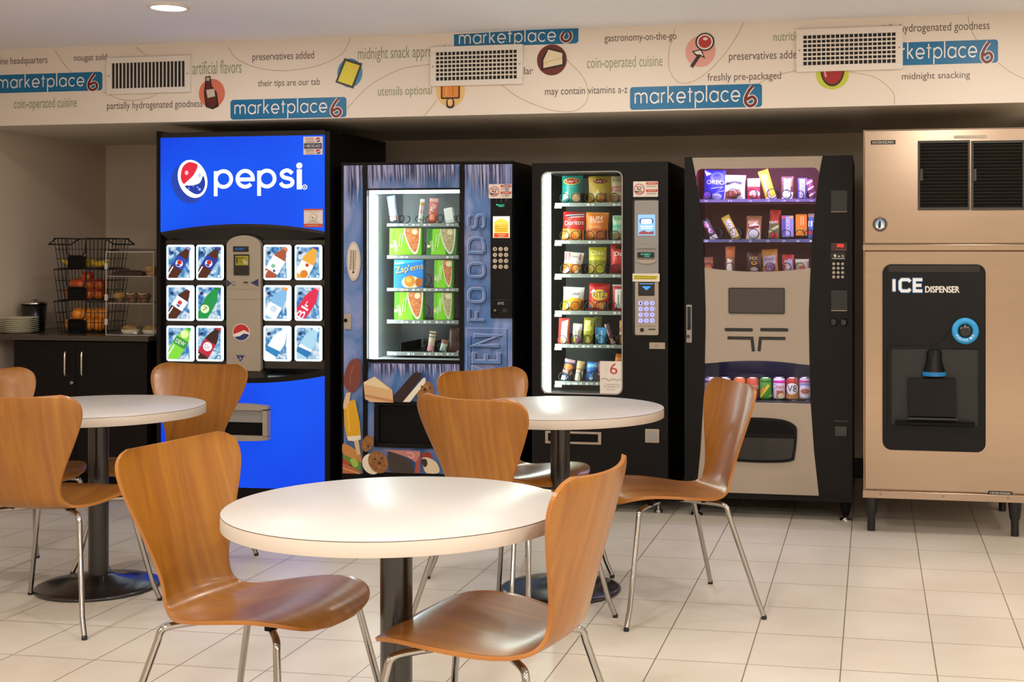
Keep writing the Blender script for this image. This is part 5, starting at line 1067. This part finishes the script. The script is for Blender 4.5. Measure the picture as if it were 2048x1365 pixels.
prod('bar', 'ice_cream_bar', 'small pale green wrapped bar on the bottom shelf', 'ice cream bar', G, (876, 680, 891, 705), '#b9c6bc', [Rr('#8a4a34', .7, 1), ('p', '#7f968c', [(-.2, 0), (0, .5), (.1, 0)])], 14)
prod('bag', 'snack_bag', 'dark brown wrapped snack at the right end of the bottom shelf', 'frozen snack', G, (893, 655, 917, 705), '#4a2416', [Rr('#3a1a10', .4, .6), ('p', '#d8a4a8', [(.1, 0), (.6, 0), (.6, .35)])], 4)
# chips and snacks
YP = 6.96; G = 'snacks in the black snack machine'
def logo(c1, c2, s, y, hw=.3, hh=.12, tc='#f4ead8'): return [('e', '#d8c25a', 0, y, hw * 1.12, hh * 1.3), ('e', c1, 0, y, hw, hh), ('t', tc, s, -hw * .75, y - hh * .62, hw * .75, y + hh * .62)]
B = 'snack bag'
prod('bag', 'chip_bag', 'teal chip bag with a red oval logo on the top shelf', B, G, (1119.5, 351, 1164, 407), '#16847e', logo('#a8261e', '', "Lay's", .78, .28, .1) + [('t', '#9fd0c8', 'salt vinegar', -.18, .56, .18, .6), ('e', '#caa67a', .2, .2, .18, .17), ('p', '#e6e8e0', [(-.34, .1), (-.1, .2), (-.12, .42), (-.3, .35)])])
prod('bag', 'chip_bag', 'golden yellow chip bag with a red oval logo on the top shelf', B, G, (1172.5, 352, 1226, 407), '#c9a43a', logo('#8f2a1e', '', "Lay's", .8, .28, .1) + [('e', '#b87a2c', .2, .2, .22, .17), ('p', '#ead9a0', [(-.3, .3), (-.05, .5), (0, .3), (-.2, .2)]), ('e', '#9a5a1e', .1, .1, .2, .06)])
prod('bag', 'chip_bag', 'beige chip bag with a pink band, at the right of the top shelf', B, G, (1219, 352, 1254, 407), '#d6c49a', [Rr('#c27a74', .42, .62), ('t', '#8a7a52', 'Kettle', -.25, .78, .25, .9), Rr('#a37a5c', .08, .28), ('t', '#e8d4cc', 'salt', -.15, .48, .1, .56)])
prod('bag', 'chip_bag', 'red chip bag with white lettering and orange chips, second shelf left', B, G, (1119.5, 424, 1167, 482), '#c8211c', [('p', '#2b2f52', [(-.3, .8), (.4, .9), (.4, .98), (-.2, .9)]), ('l', '#d9d4d0', [(-.3, .86), (.38, .93)], .03), ('l', '#d9d4d0', [(-.1, .8), (.36, .85)], .03), ('t', '#f6f0ea', 'Doritos', -.32, .54, .38, .7, {'rot': .1}), ('p', '#f0852a', [(-.4, .4), (.4, .38), (.4, 0), (-.4, 0)]), ('p', '#f7b04a', [(0, .38), (.16, .1), (.38, .3)]), ('p', '#f3c98c', [(-.36, .1), (-.12, .36), (-.1, .06)])], 3)
prod('bag', 'chip_bag', 'orange chip bag with white lettering, second shelf middle', B, G, (1167, 425, 1216, 482), '#e0761a', [('t', '#f8efe0', 'SUN', -.26, .72, .2, .86, {'rot': .08}), ('t', '#f8efe0', 'Chips', -.22, .6, .24, .71, {'rot': .08}), Rr('#c05a1e', .0, .4), ('t', '#f2c890', 'cheddar', -.26, .44, .2, .52), ('e', '#d8883a', -.15, .2, .18, .14), ('e', '#b85a22', .2, .18, .18, .15), ('p', '#f0a040', [(-.4, .92), (.4, .92), (.4, 1), (-.4, 1)])], 1)
prod('bag', 'chip_bag', 'mint green chip bag, partly cut off at the right of the second shelf', B, G, (1222, 431, 1256, 482), '#9fc4a0', [('t', '#4a8a6a', 'Rice', -.26, .8, .12, .95), Rr('#4fae94', .5, .62), Rr('#8fb89c', .3, .5), ('e', '#a88a5c', -.1, .18, .2, .14), Rr('#4a8878', 0, .06)])
prod('bag', 'snack_bag', 'white and orange snack bag with red stripes, third shelf left', B, G, (1122, 505, 1163, 549), '#dcd4d2', [('r', '#b25a62', -.4 + .16 * 0, .62, -.34, .95), ('r', '#b25a62', -.24, .62, -.16, .95), ('r', '#b25a62', .28, .66, .36, .95), ('t', '#4a4450', 'Popcorn', -.12, .72, .24, .86), Rr('#d8701e', .0, .46), ('t', '#f4e0c0', 'cheese', -.3, .46, .2, .58), ('e', '#f3b05a', .2, .3, .14, .16), ('p', '#f1eae2', [(-.4, 0), (-.1, .05), (-.1, .3), (-.36, .2)]), ('p', '#f4e2d0', [(.05, 0), (.4, 0), (.25, .2), (.15, .14)])], 5)
prod('bag', 'snack_bag', 'yellow green snack bag with lime lettering, third shelf middle', B, G, (1174, 495, 1212, 549), '#b9b01c', [('t', '#f4f2c0', 'Chex', -.26, .72, .28, .88), Rr('#d2c93a', .52, .62), Rr('#8f8a14', .36, .5), ('l', '#6b6a10', [(-.3, .8), (.3, .8)], .012), ('e', '#cda25a', -.18, .24, .12, .12), ('r', '#d8d43a', -.3, .04, .3, .14)])
prod('bag', 'snack_bag', 'brown foil snack bag standing behind the yellow green one on the third shelf', B, G, (1199, 496, 1218, 546), '#5a3320', [Rr('#7a4a2c', .55, .75)], 0, YP + .07)
prod('bag', 'chip_bag', 'red chip bag with white lettering, cut off at the right of the third shelf', B, G, (1217, 489, 1262, 549), '#c41c1e', [('e', '#33302e', .02, .88, .2, .06), ('p', '#e04a3a', [(-.3, .9), (-.1, .5), (-.26, .4)]), ('t', '#f8f2ea', 'Doritos', -.2, .6, .62, .74), ('p', '#a3141a', [(-.4, .3), (.4, .4), (.4, 0), (-.4, 0)]), ('p', '#d87a6a', [(.05, .3), (.3, .3), (.2, .04)])])
prod('bag', 'cracker_bag', 'white and orange cracker bag, fourth shelf left', B, G, (1121, 575, 1166, 623), '#e6e4e0', [('t', '#5a5f78', 'Goldfish', -.24, .64, .3, .78, {'rot': .12}), ('p', '#f0a01e', [(-.5, .4), (0, .56), (.5, .5), (.5, 0), (-.5, 0)]), ('e', '#f6c25a', -.2, .3, .12, .09), ('e', '#d87a12', .2, .22, .2, .14), ('p', '#f8ecd8', [(-.34, .05), (-.1, .2), (-.16, .36), (-.3, .2)])], 2)
prod('bag', 'cracker_bag', 'red cracker bag with a yellow burst and blue letters, fourth shelf middle', B, G, (1172, 568, 1216, 623), '#d21e1a', [('e', '#f2c83a', .05, .58, .3, .2), ('t', '#23357c', 'RITZ', -.2, .48, .3, .7, {'rot': .12}), ('p', '#e8dcd0', [(-.36, .62), (-.2, .8), (-.1, .7)]), ('e', '#3f9ad0', -.24, .18, .12, .1), ('e', '#e0a05a', .2, .2, .16, .14), ('p', '#e87a3a', [(-.4, .3), (-.2, .1), (.1, .1), (0, .36)])], 3)
prod('bag', 'snack_bag', 'red and white snack packet, cut off at the right of the fourth shelf', B, G, (1222, 570, 1258, 623), '#c4202a', [('r', '#e8e2dc', -.22, .1, .3, .82, .04), ('l', '#5a5550', [(-.08, .2), (-.08, .6)], .03), ('l', '#8d8780', [(.04, .3), (.04, .75)], .03), Rr('#e8dcd8', .93, 1)])
prod('bar', 'snack_bar', 'red and white snack bar at the left end of the fifth shelf', 'snack bar', G, (1114, 637, 1137, 690), '#c23a34', [('p', '#f4e6de', [(-.1, .05), (.14, .05), (.16, .95), (-.06, .85)]), ('l', '#d8603a', [(.17, .1), (.19, .9)], .03), ('e', '#d88a4a', -.05, .15, .08, .07)], 2)
prod('bar', 'snack_bar', 'pale grey snack bar with a purple foot, second on the fifth shelf', 'snack bar', G, (1142, 648, 1161, 690), '#c9bfae', [Rr('#f0ece6', .7, .96), ('l', '#8f7c8c', [(-.06, .3), (-.06, .68)], .03), ('l', '#8f7c8c', [(.08, .3), (.08, .68)], .03), ('r', '#b94a9a', .02, .06, .14, .3), ('e', '#d8c23a', -.12, .2, .1, .1)], 4)
prod('bag', 'snack_bag', 'yellow green pouch in the middle of the fifth shelf', B, G, (1164, 636, 1186, 690), '#a8a41c', [('p', '#f0e49a', [(-.2, .5), (.05, .5), (.08, .9), (-.14, .9)]), ('e', '#d8d23a', .05, .6, .1, .1), ('p', '#f2e6a8', [(-.1, .08), (.1, .05), (.0, .3)]), ('e', '#d88a3a', .12, .1, .06, .06)], 2)
prod('bag', 'snack_bag', 'olive green pouch standing behind the yellow green one on the fifth shelf', B, G, (1187, 634, 1203, 686), '#6b6a18', [Rr('#8f8a2c', .92, 1)], 0, YP + .06)
prod('box', 'mint_box', 'blue box with white upright lettering on the fifth shelf', 'candy box', G, (1190, 656, 1213, 690), '#2a8cc4', [('t', '#f0f4f6', 'Dentyne', -.3, .38, .4, .56, {'rot': 1.57}), ('r', '#1a4a78', -.3, .05, -.18, .95), ('e', '#9fd0e8', -.2, .45, .09, .12)])
prod('bar', 'candy_bar', 'pink and dark candy bar leaning left on the fifth shelf', 'candy bar', G, (1222, 646, 1232, 691), '#5a3448', [('r', '#d89aa4', -.2, .1, -.04, 1), Rr('#e8b8c0', 0, .14), ('r', '#cfae7a', -.1, .16, .06, .3)], -20)
prod('bar', 'snack_bar', 'brown and yellow bar at the cut-off right end of the fifth shelf', 'snack bar', G, (1238, 642, 1250, 690), '#a3622c', [Rr('#d8b04a', .7, 1), Rr('#e0c08a', .4, .52), ('e', '#c98a44', 0, .2, .1, .16)])
prod('bag', 'candy_bag', 'dark blue candy bag with an orange ball picture at the left of the bottom shelf', B, G, (1119, 719, 1141, 764), '#24345c', [Rr('#b08a9a', .86, 1), ('e', '#d8702c', .0, .66, .22, .14), Rr('#c27a70', .36, .5), ('r', '#dfe4e6', -.22, .04, -.04, .24), ('l', '#9fb4d0', [(0, .1), (.2, .4)], .05)], 12)
prod('bar', 'candy_bar', 'beige wrapped candy bar, second on the bottom shelf', 'candy bar', G, (1147, 723, 1163, 764), '#b89a70', [('r', '#efe6cc', -.16, .02, .2, .5), ('t', '#6b5a34', 'Rolo', -.1, .2, .12, .3, {'rot': 1.4}), Rr('#7a5c3a', .6, .64)], 9)
prod('bag', 'candy_bag', 'bright blue candy bag in the middle of the bottom shelf', B, G, (1169, 725, 1193, 764), '#1f6fc8', [('t', '#e6f2fa', 'York', -.2, .28, .26, .42, {'rot': 1.2}), ('p', '#7fc4ee', [(-.3, .7), (.3, .75), (.2, .9), (-.2, .9)]), ('e', '#e6f2fa', .05, .14, .16, .08), ('p', '#123f8c', [(-.3, .5), (.3, .6), (.3, .52), (-.3, .42)])], 5)
prod('bag', 'candy_bag', 'dark red candy bag half hidden by the paper note on the bottom shelf', B, G, (1193, 724, 1212, 764), '#8f2a34', [Rr('#d8a4a0', .3, .42)], 3)
prod('bag', 'candy_bag', 'orange candy bag sticking up behind the paper note on the bottom shelf', B, G, (1222, 709, 1246, 764), '#d8701a', [('p', '#f09a3a', [(-.2, .8), (.1, .92), (.3, .8)])], 8)
# combination machine
YP = 6.95; G = 'snacks in the combination machine'
prod('bag', 'cookie_bag', 'blue violet cookie bag with white letters at the left of the first row', B, G, (1404.5, 340, 1449, 399), '#2f2fb4', [('p', '#d9d6ee', [(-.36, .98), (-.1, .86), (-.3, .78)]), ('e', '#5a62d8', .1, .74, .24, .2), ('e', '#2f2fb4', .1, .74, .15, .12), ('t', '#f0eefa', 'OREO', -.28, .5, .36, .64), ('l', '#cfc8f0', [(-.1, .35), (.3, .42), (.1, .22), (.36, .3)], .02), ('e', '#8a5ac8', -.25, .12, .14, .12), ('e', '#b9b4ee', .1, .1, .18, .1)], 2)
prod('bag', 'cookie_bag', 'white cookie bag with brown cookies, second in the first row', B, G, (1446, 350, 1490, 399), '#dcd8de', [('p', '#3a3038', [(-.4, .66), (0, .74), (.3, .7), (.3, .6), (0, .66), (-.4, .56)]), ('t', '#2f282c', 'Famous', -.34, .58, .2, .74, {'rot': .08}), ('p', '#8a4a34', [(-.4, .3), (0, .36), (.2, .42), (.3, .2), (.1, 0), (-.4, 0)]), ('e', '#a8624a', -.2, .2, .12, .1), ('e', '#c08a70', .1, .3, .12, .08), ('p', '#efeaf0', [(.1, 0), (.4, .05), (.3, .14), (.1, .12)])], 2)
prod('bar', 'candy_bar', 'red and white candy bar, third in the first row', 'candy bar', G, (1494, 357, 1520, 399), '#d02a44', [Rr('#e8dfe8', .6, 1), ('l', '#8a5a6a', [(-.2, .7), (.24, .86)], .02), ('e', '#f2d8dc', .05, .26, .26, .16), ('t', '#d02a44', 'Kit', -.14, .14, .24, .38, {'rot': 1.0})])
prod('bar', 'candy_bar', 'yellow double candy bar leaning left, fourth in the first row', 'candy bar', G, (1532, 338, 1554, 400), '#d6b21e', [('p', '#e8dccc', [(-.1, .08), (0, .08), (-.02, .86), (-.12, .84)]), ('t', '#8a4a7a', 'Butterfingr', -.34, .42, .26, .5, {'rot': 1.62}), ('l', '#f0da5a', [(.05, .05), (.05, .85)], .04), Rr('#e0d6e4', 0, .1)], -17)
prod('bar', 'candy_bar', 'brown wrapped bar with a white label and dark letters, fifth in the first row', 'candy bar', G, (1562, 353, 1587, 399), '#7a4a48', [('r', '#e2dce0', -.16, .2, .14, .92), ('t', '#4a3a44', 'CRUNCH', -.34, .5, .34, .66, {'rot': 1.57}), ('p', '#f0ecf4', [(-.24, 0), (.2, 0), (.26, .3), (-.2, .34)]), ('r', '#c88a5a', .14, .55, .22, .9)])
prod('bar', 'candy_bar', 'lilac white candy bar, sixth in the first row', 'candy bar', G, (1595, 356, 1614, 399), '#6a54a4', [('r', '#d8d0ee', -.13, .06, .13, .94), ('t', '#5a3a9a', 'PAYDAY', -.36, .44, .36, .6, {'rot': 1.57})])
prod('bar', 'candy_bar', 'striped candy bar at the right end of the first row', 'candy bar', G, (1620, 358, 1634, 399), '#8a3a5c', [('l', '#e8dcec', [(-.2, .8), (.2, .9)], .08), ('l', '#e8dcec', [(-.2, .5), (.2, .62)], .08), ('l', '#e8dcec', [(-.2, .2), (.2, .32)], .08)], -14)
prod('bar', 'candy_bar', 'black and pink candy bar leaning left at the start of the second row', 'candy bar', G, (1421, 434, 1437, 480), '#3a2a30', [('e', '#d86aa8', -.02, .72, .1, .12), ('e', '#d86aa8', .02, .42, .1, .12), ('t', '#f2e4ee', 'Almond', -.3, .52, .3, .66, {'rot': 1.57}), Rr('#d9d0c4', 0, .2)], -28)
prod('bar', 'candy_bar', 'yellow and white candy bar leaning left, second in the second row', 'candy bar', G, (1464, 427, 1482, 480), '#cda23a', [('r', '#efe6e0', -.1, .12, .1, .82), ('t', '#7a3a6a', 'CHEWY', -.34, .4, .34, .58, {'rot': 1.57})], -27)
prod('bag', 'cookie_bag', 'cream snack bag with maroon lettering, third in the second row', B, G, (1490, 432, 1522, 480), '#a4603c', [('p', '#e8d8c4', [(-.3, 0), (.3, 0), (.26, .6), (.1, .7), (-.2, .6)]), ('t', '#f0dcae', 'Boyer', -.24, .62, .22, .8, {'rot': .1}), ('p', '#8a2434', [(-.26, .52), (.24, .6), (.24, .5), (-.2, .42)]), ('e', '#e9e2ee', 0, .2, .24, .18)], 2)
prod('bag', 'snack_pouch', 'red and green snack pouch, fourth in the second row', B, G, (1535, 420, 1558, 480), '#b5241c', [('p', '#6b5a34', [(-.22, .0), (.2, 0), (.18, .5), (-.1, .66), (-.22, .5)]), ('t', '#eee6d8', 'Nuts', -.18, .54, .12, .64, {'rot': .2}), ('p', '#b9c48a', [(-.2, .3), (.14, .5), (.16, .42), (-.18, .2)]), ('e', '#c8283a', .02, .14, .14, .1)], 4)
prod('box', 'candy_box', 'tall violet and white candy box, fifth in the second row', 'candy box', G, (1563, 432, 1587, 475), '#9a86c8', [('r', '#5a4aa0', -.28, .05, -.08, .95), ('t', '#efe8f6', 'SNICKERS', -.4, .42, .42, .6, {'rot': 1.57}), ('r', '#c8456a', -.28, .85, -.1, 1), ('r', '#d8b05a', .1, .86, .28, .98)])
prod('box', 'candy_box', 'plain orange candy box, sixth in the second row', 'candy box', G, (1591, 429, 1614, 473), '#e07818', [('l', '#f6c48a', [(-.02, .5), (0, .9)], .04), ('l', '#f6c48a', [(.08, .5), (.1, .9)], .04), ('e', '#d8981e', -.05, .25, .14, .12), ('e', '#b85a14', .12, .2, .1, .1)])
prod('bar', 'candy_bar', 'blue and white bar at the right end of the second row', 'candy bar', G, (1616, 428, 1630, 480), '#4a6ab4', [Rr('#dfe4f0', .5, .72), Rr('#b03a4c', .2, .34), Rr('#c9a0a0', .86, 1)])
prod('box', 'cracker_box', 'dull orange packet at the left of the third row', 'snack packet', G, (1407, 515, 1426, 547), '#a8521c', [('e', '#d87a2c', 0, .3, .2, .16), Rr('#7a3a14', .8, 1)])
prod('bag', 'snack_bag', 'clear bag with white glints and an orange header, second in the third row', B, G, (1449, 493, 1469, 547), '#9a5a38', [Rr('#c0642c', .6, .95), ('p', '#ede4dc', [(-.12, .05), (.1, .02), (.04, .5), (-.1, .55)]), ('l', '#f4eee8', [(-.05, .1), (.08, .5)], .03)], 1)  # the glints are pale shapes in the wrapper colour
prod('bag', 'nut_mix_bag', 'dark brown bag printed MIX in gold, middle of the third row', B, G, (1492, 505, 1524, 547), '#4a160e', [('t', '#dcb45a', 'MIX', -.22, .62, .18, .78), ('e', '#d8a44a', 0, .48, .16, .1), ('e', '#5a1c12', 0, .48, .09, .05), ('e', '#c9b4c0', 0, .14, .2, .14)])
prod('bag', 'fruit_snack_bag', 'orange and lilac fruit snack bag, fourth in the third row', B, G, (1524, 499, 1557, 547), '#b8762c', [('p', '#c0a8c4', [(-.28, .3), (.28, .4), (.24, .74), (-.26, .68)]), ('t', '#4a2a3a', 'Welch', -.26, .5, .2, .68, {'rot': .1}), ('e', '#8a5a9a', .05, .24, .2, .14), ('e', '#b08ab8', -.1, .12, .16, .1)], -3)
prod('bag', 'cookie_bag', 'red and pale blue snack bag, fifth in the third row', B, G, (1563, 510, 1588, 547), '#b8282a', [('p', '#a8a4c4', [(-.2, 0), (.28, 0), (.26, .7), (.05, .8), (-.12, .4)]), ('t', '#f0e6e0', 'Zoo', -.3, .4, 0, .7, {'rot': 1.5}), ('e', '#e2d4d0', .05, .3, .12, .1)])
prod('bag', 'snack_bag', 'beige snack bag at the right end of the third row', B, G, (1589, 519, 1618, 547), '#b8a48a', [('e', '#a8583a', 0, .4, .2, .14), ('p', '#d9cdb8', [(-.5, .7), (.5, .9), (.5, 1), (-.5, 1)])])
YK = 6.90; G = 'drink cans in the combination machine'
def can(u, label, base, items): prod('cup', 'drink_can', label, 'drink can', G, (u - 12.2, 756, u + 12.2, 799.5), base, items, 0, YK)
can(1419, 'white and violet drink can at the far left of the can row', '#d8c8d8', [Rr('#7a4ab4', .76, .86), Rr('#e0c4cc', .5, .74)])
can(1448, 'white and peach drink can behind the chair top, second in the can row', '#e0cfc8', [Rr('#d88a70', .5, .8)])
can(1478, 'plain orange drink can, third in the can row', '#d8641c', [Rr('#e88a3a', .4, .6)])
can(1504, 'orange red drink can with dark script, fourth in the can row', '#c44a24', [Rr('#e0a48a', .46, .64), ('t', '#2c1a14', 'A&W', -.3, .38, .3, .6), Rr('#8a2c1a', .1, .3)])
can(1530.5, 'green drink can with a big yellow stroke', '#4a8f24', [('p', '#e8c83a', [(-.32, .1), (-.2, .06), (.22, .62), (.12, .7)]), ('p', '#d8942a', [(-.3, .3), (-.16, .26), (0, .5), (-.1, .56)]), Rr('#2c6b1c', .8, .86), ('p', '#86c04a', [(.1, .1), (.4, .1), (.4, .3)])])
can(1557.5, 'white drink can with a magenta top and a red script', '#dccdca', [Rr('#d8369a', .74, .86), ('t', '#c43a34', 'Diet', -.3, .5, .3, .66), ('p', '#c0644a', [(-.1, .06), (.3, .06), (.2, .4), (-.1, .4)]), ('e', '#e8d49a', .12, .16, .16, .12), ('e', '#f4f4f8', -.22, .58, .07, .06)])
can(1584, 'red and tan vegetable juice can with a white oval', '#b0482e', [Rr('#c03a2a', .66, .86), Rr('#c8823a', .0, .26), ('e', '#efe6d8', 0, .48, .3, .26), ('t', '#2a1a16', 'V8', -.22, .34, .22, .64)])
can(1610, 'white and pink drink can at the right end of the can row', '#d8c4bc', [Rr('#d84a7c', .76, .86), ('e', '#ece4da', 0, .36, .36, .3), ('e', '#c8684a', 0, .36, .22, .12), Rr('#8a9ad0', .64, .72)])

# ------------------------------------------------------------------ tables
def table(px, py, label, first=None):
    if first: return dup(first, (px, py, 0), 0, label)
    t = thing('round_table', label, 'table', (px, py, 0), (0, 0, 0), 'round white pedestal tables'); R = .417; zt = .737
    top = MB().lathe([(.001, zt), (R - .0015, zt), (R, zt - .0012)], 'white_laminate', n=96, caps=False).lathe([(R, zt - .035), (R - .003, zt - .037), (.001, zt - .037)], 'white_laminate', n=96, caps=False).build('tabletop', t, True)
    MB().lathe([(R, zt - .0012), (R + .0004, zt - .0022), (R + .0004, zt - .0355), (R, zt - .0362)], 'table_edge', n=96, caps=False).lathe([(R + .0002, zt - .0004), (R + .0006, zt - .0022)], 'edge_line', n=96, caps=False).build('edge_band', top, True)
    MB().lathe([(.0395, .03), (.0395, zt - .04)], 'pole', n=32).build('pedestal_pole', t, True)
    MB().lathe([(.24, 0), (.245, .006), (.242, .013), (.225, .019), (.15, .029), (.08, .042), (.06, .052), (.042, .056)], 'pole', n=64).build('base_plate', t, True)
    MB().box(-.14, .14, -.02, .02, zt - .046, zt - .037, 'black_matte').box(-.02, .02, -.14, .14, zt - .046, zt - .037, 'black_matte').build('mounting_spider', t, True)
    return t
T0 = table(-1.154, 3.117, 'front round white table with black pedestal, nearest the camera')
table(-3.086, 4.90, 'round white table at the left, in front of the base cabinet', T0)
table(-1.235, 5.21, 'round white table at the back, in front of the black snack machine', T0)

# ------------------------------------------------------------------ chairs
def chair(loc, rz, label):
    t = thing('plywood_chair', label, 'chair', (loc[0], loc[1], 0), (0, 0, math.radians(rz)), 'bent plywood chairs with chrome legs')
    CP = [(-.242, .420, .055, -.006), (-.239, .428, .102, -.006), (-.231, .438, .142, -.005), (-.214, .449, .178, -.003), (-.18, .457, .212, .002), (-.125, .458, .236, .008), (-.05, .450, .247, .012), (.02, .441, .240, .012), (.09, .433, .216, .010), (.14, .431, .185, .008), (.178, .438, .158, .008), (.205, .456, .143, .012), (.222, .484, .136, .018), (.234, .52, .140, .022), (.250, .575, .160, .030), (.266, .638, .190, .038), (.281, .70, .220, .044), (.294, .755, .242, .048), (.304, .795, .247, .048), (.310, .822, .237, .045), (.3135, .840, .213, .040), (.3155, .849, .178, .034)]
    P = spline(CP and [Vector(q) for q in CP], 3) if False else None
    rows = []
    for i in range(len(CP) - 1):
        p = [CP[max(i - 1, 0)], CP[i], CP[i + 1], CP[min(i + 2, len(CP) - 1)]]
        for j in range(3):
            s = j / 3
            rows.append([.5 * (2 * p[1][k] + (p[2][k] - p[0][k]) * s + (2 * p[0][k] - 5 * p[1][k] + 4 * p[2][k] - p[3][k]) * s * s + (3 * p[1][k] - p[0][k] - 3 * p[2][k] + p[3][k]) * s ** 3) for k in range(4)])
    rows.append(list(CP[-1])); n = 18; V = []; UV = []; L = 0; th = .0105
    for i, r in enumerate(rows):
        a, b = rows[max(i - 1, 0)], rows[min(i + 1, len(rows) - 1)]
        d = Vector((0, b[0] - a[0], b[1] - a[1])).normalized(); nn = Vector((0, -d.z, d.y))      # towards the sitter
        if i: L += math.hypot(r[0] - rows[i - 1][0], r[1] - rows[i - 1][1])
        for j in range(n + 1):
            x = -1 + 2 * j / n; x = math.sin(x * PI / 2) * .35 + x * .65
            V.append((Vector((x * r[2], r[0], r[1])) + nn * (r[3] * x * x), nn)); UV.append((x * r[2] + .3, L))
    m = len(rows); N = n + 1
    mb = MB(); F1 = [(i * N + j, i * N + j + 1, (i + 1) * N + j + 1, (i + 1) * N + j) for i in range(m - 1) for j in range(n)]
    o = len(V); Q = [p + q * th / 2 for p, q in V] + [p - q * th / 2 for p, q in V]
    mb.add(Q, F1 + [tuple(k + o for k in f[::-1]) for f in F1], 'wood', True)
    rim = [j for j in range(N)] + [i * N + n for i in range(1, m)] + [(m - 1) * N + j for j in range(n - 1, -1, -1)] + [i * N for i in range(m - 2, 0, -1)]
    mb.add(Q, [], 'wood_edge'); ed = mb.mats.index(M['wood_edge'])
    for a, b in zip(rim, rim[1:] + rim[:1]): mb.f.append((a, a + o, b + o, b)); mb.m.append(ed); mb.sm.append(False)
    mb.v = mb.v[:len(Q)]
    sh = mb.build('seat_shell', t, True); me = sh.data; uv = me.uv_layers.new(name='UVMap')
    for lp in me.loops: uv.data[lp.index].uv = UV[lp.vertex_index % o]
    md = sh.modifiers.new('soft_edge', 'BEVEL'); md.width = .003; md.segments = 2; md.limit_method = 'ANGLE'; md.angle_limit = math.radians(50)
    for sx in (-1, 1):
        for sy in (-1, 1):
            bx, by, fx, fy = .182, .170, .275, (.25 if sy < 0 else .285)
            ctl = [(sx * .03, sy * .035, .416), (sx * .13, sy * .122, .416), (sx * .168, sy * .157, .4135), (sx * (bx + .003), sy * (by + .002), .404), (sx * (bx + .010), sy * (by + .007), .38), (sx * (fx - .02), sy * (fy - .02), .075), (sx * fx, sy * fy, .008)]
            pts = [Vector(ctl[0])] + spline(ctl[1:5], 4)[:] + [Vector(c) for c in ctl[5:]]
            lg = MB().tube(pts, .0095, 'chrome', 12).build('leg', t, True)
            a, b = Vector(ctl[5]), Vector(ctl[6]); d = (b - a).normalized()
            MB().tube([b - d * .005, b, Vector((b.x, b.y, .0005))], .0099, 'rubber', 12).build('foot_cap', lg, True)
            MB().box(sx * .118 - .012, sx * .118 + .012, sy * .108 - .012, sy * .108 + .012, .415, .432, 'black_matte', .003).build('seat_buffer', t, True)
    MB().box(-.06, .06, -.07, .07, .411, .4305, 'black_matte', .004).build('mounting_plate', t, True)
    return t
CH = chair((-1.563, 3.23), 80.5, 'plywood chair at the left of the front table, its seat facing right')
for (x, y), a, lb in (((-.915, 3.117), -98, 'plywood chair right of the front table, its seat tucked under the table'),
                      ((-.777, 5.05), -62, 'plywood chair standing alone at the right, in front of the combination machine'),
                      ((-3.0, 4.5), 182, 'plywood chair with its back turned, in front of the left table'),
                      ((-3.50, 4.95), 66, 'plywood chair farthest left, its back top showing before the base cabinet'),
                      ((-3.012, 5.285), -5, 'plywood chair behind the left table, in front of the blue drink machine'),
                      ((-1.29, 4.73), 158, 'plywood chair with its back to the camera, right behind the front table'),
                      ((-1.43, 5.36), 56, 'plywood chair half hidden by another, in front of the icicle machine')):
    dup(CH, (x, y, 0), math.radians(a), lb)
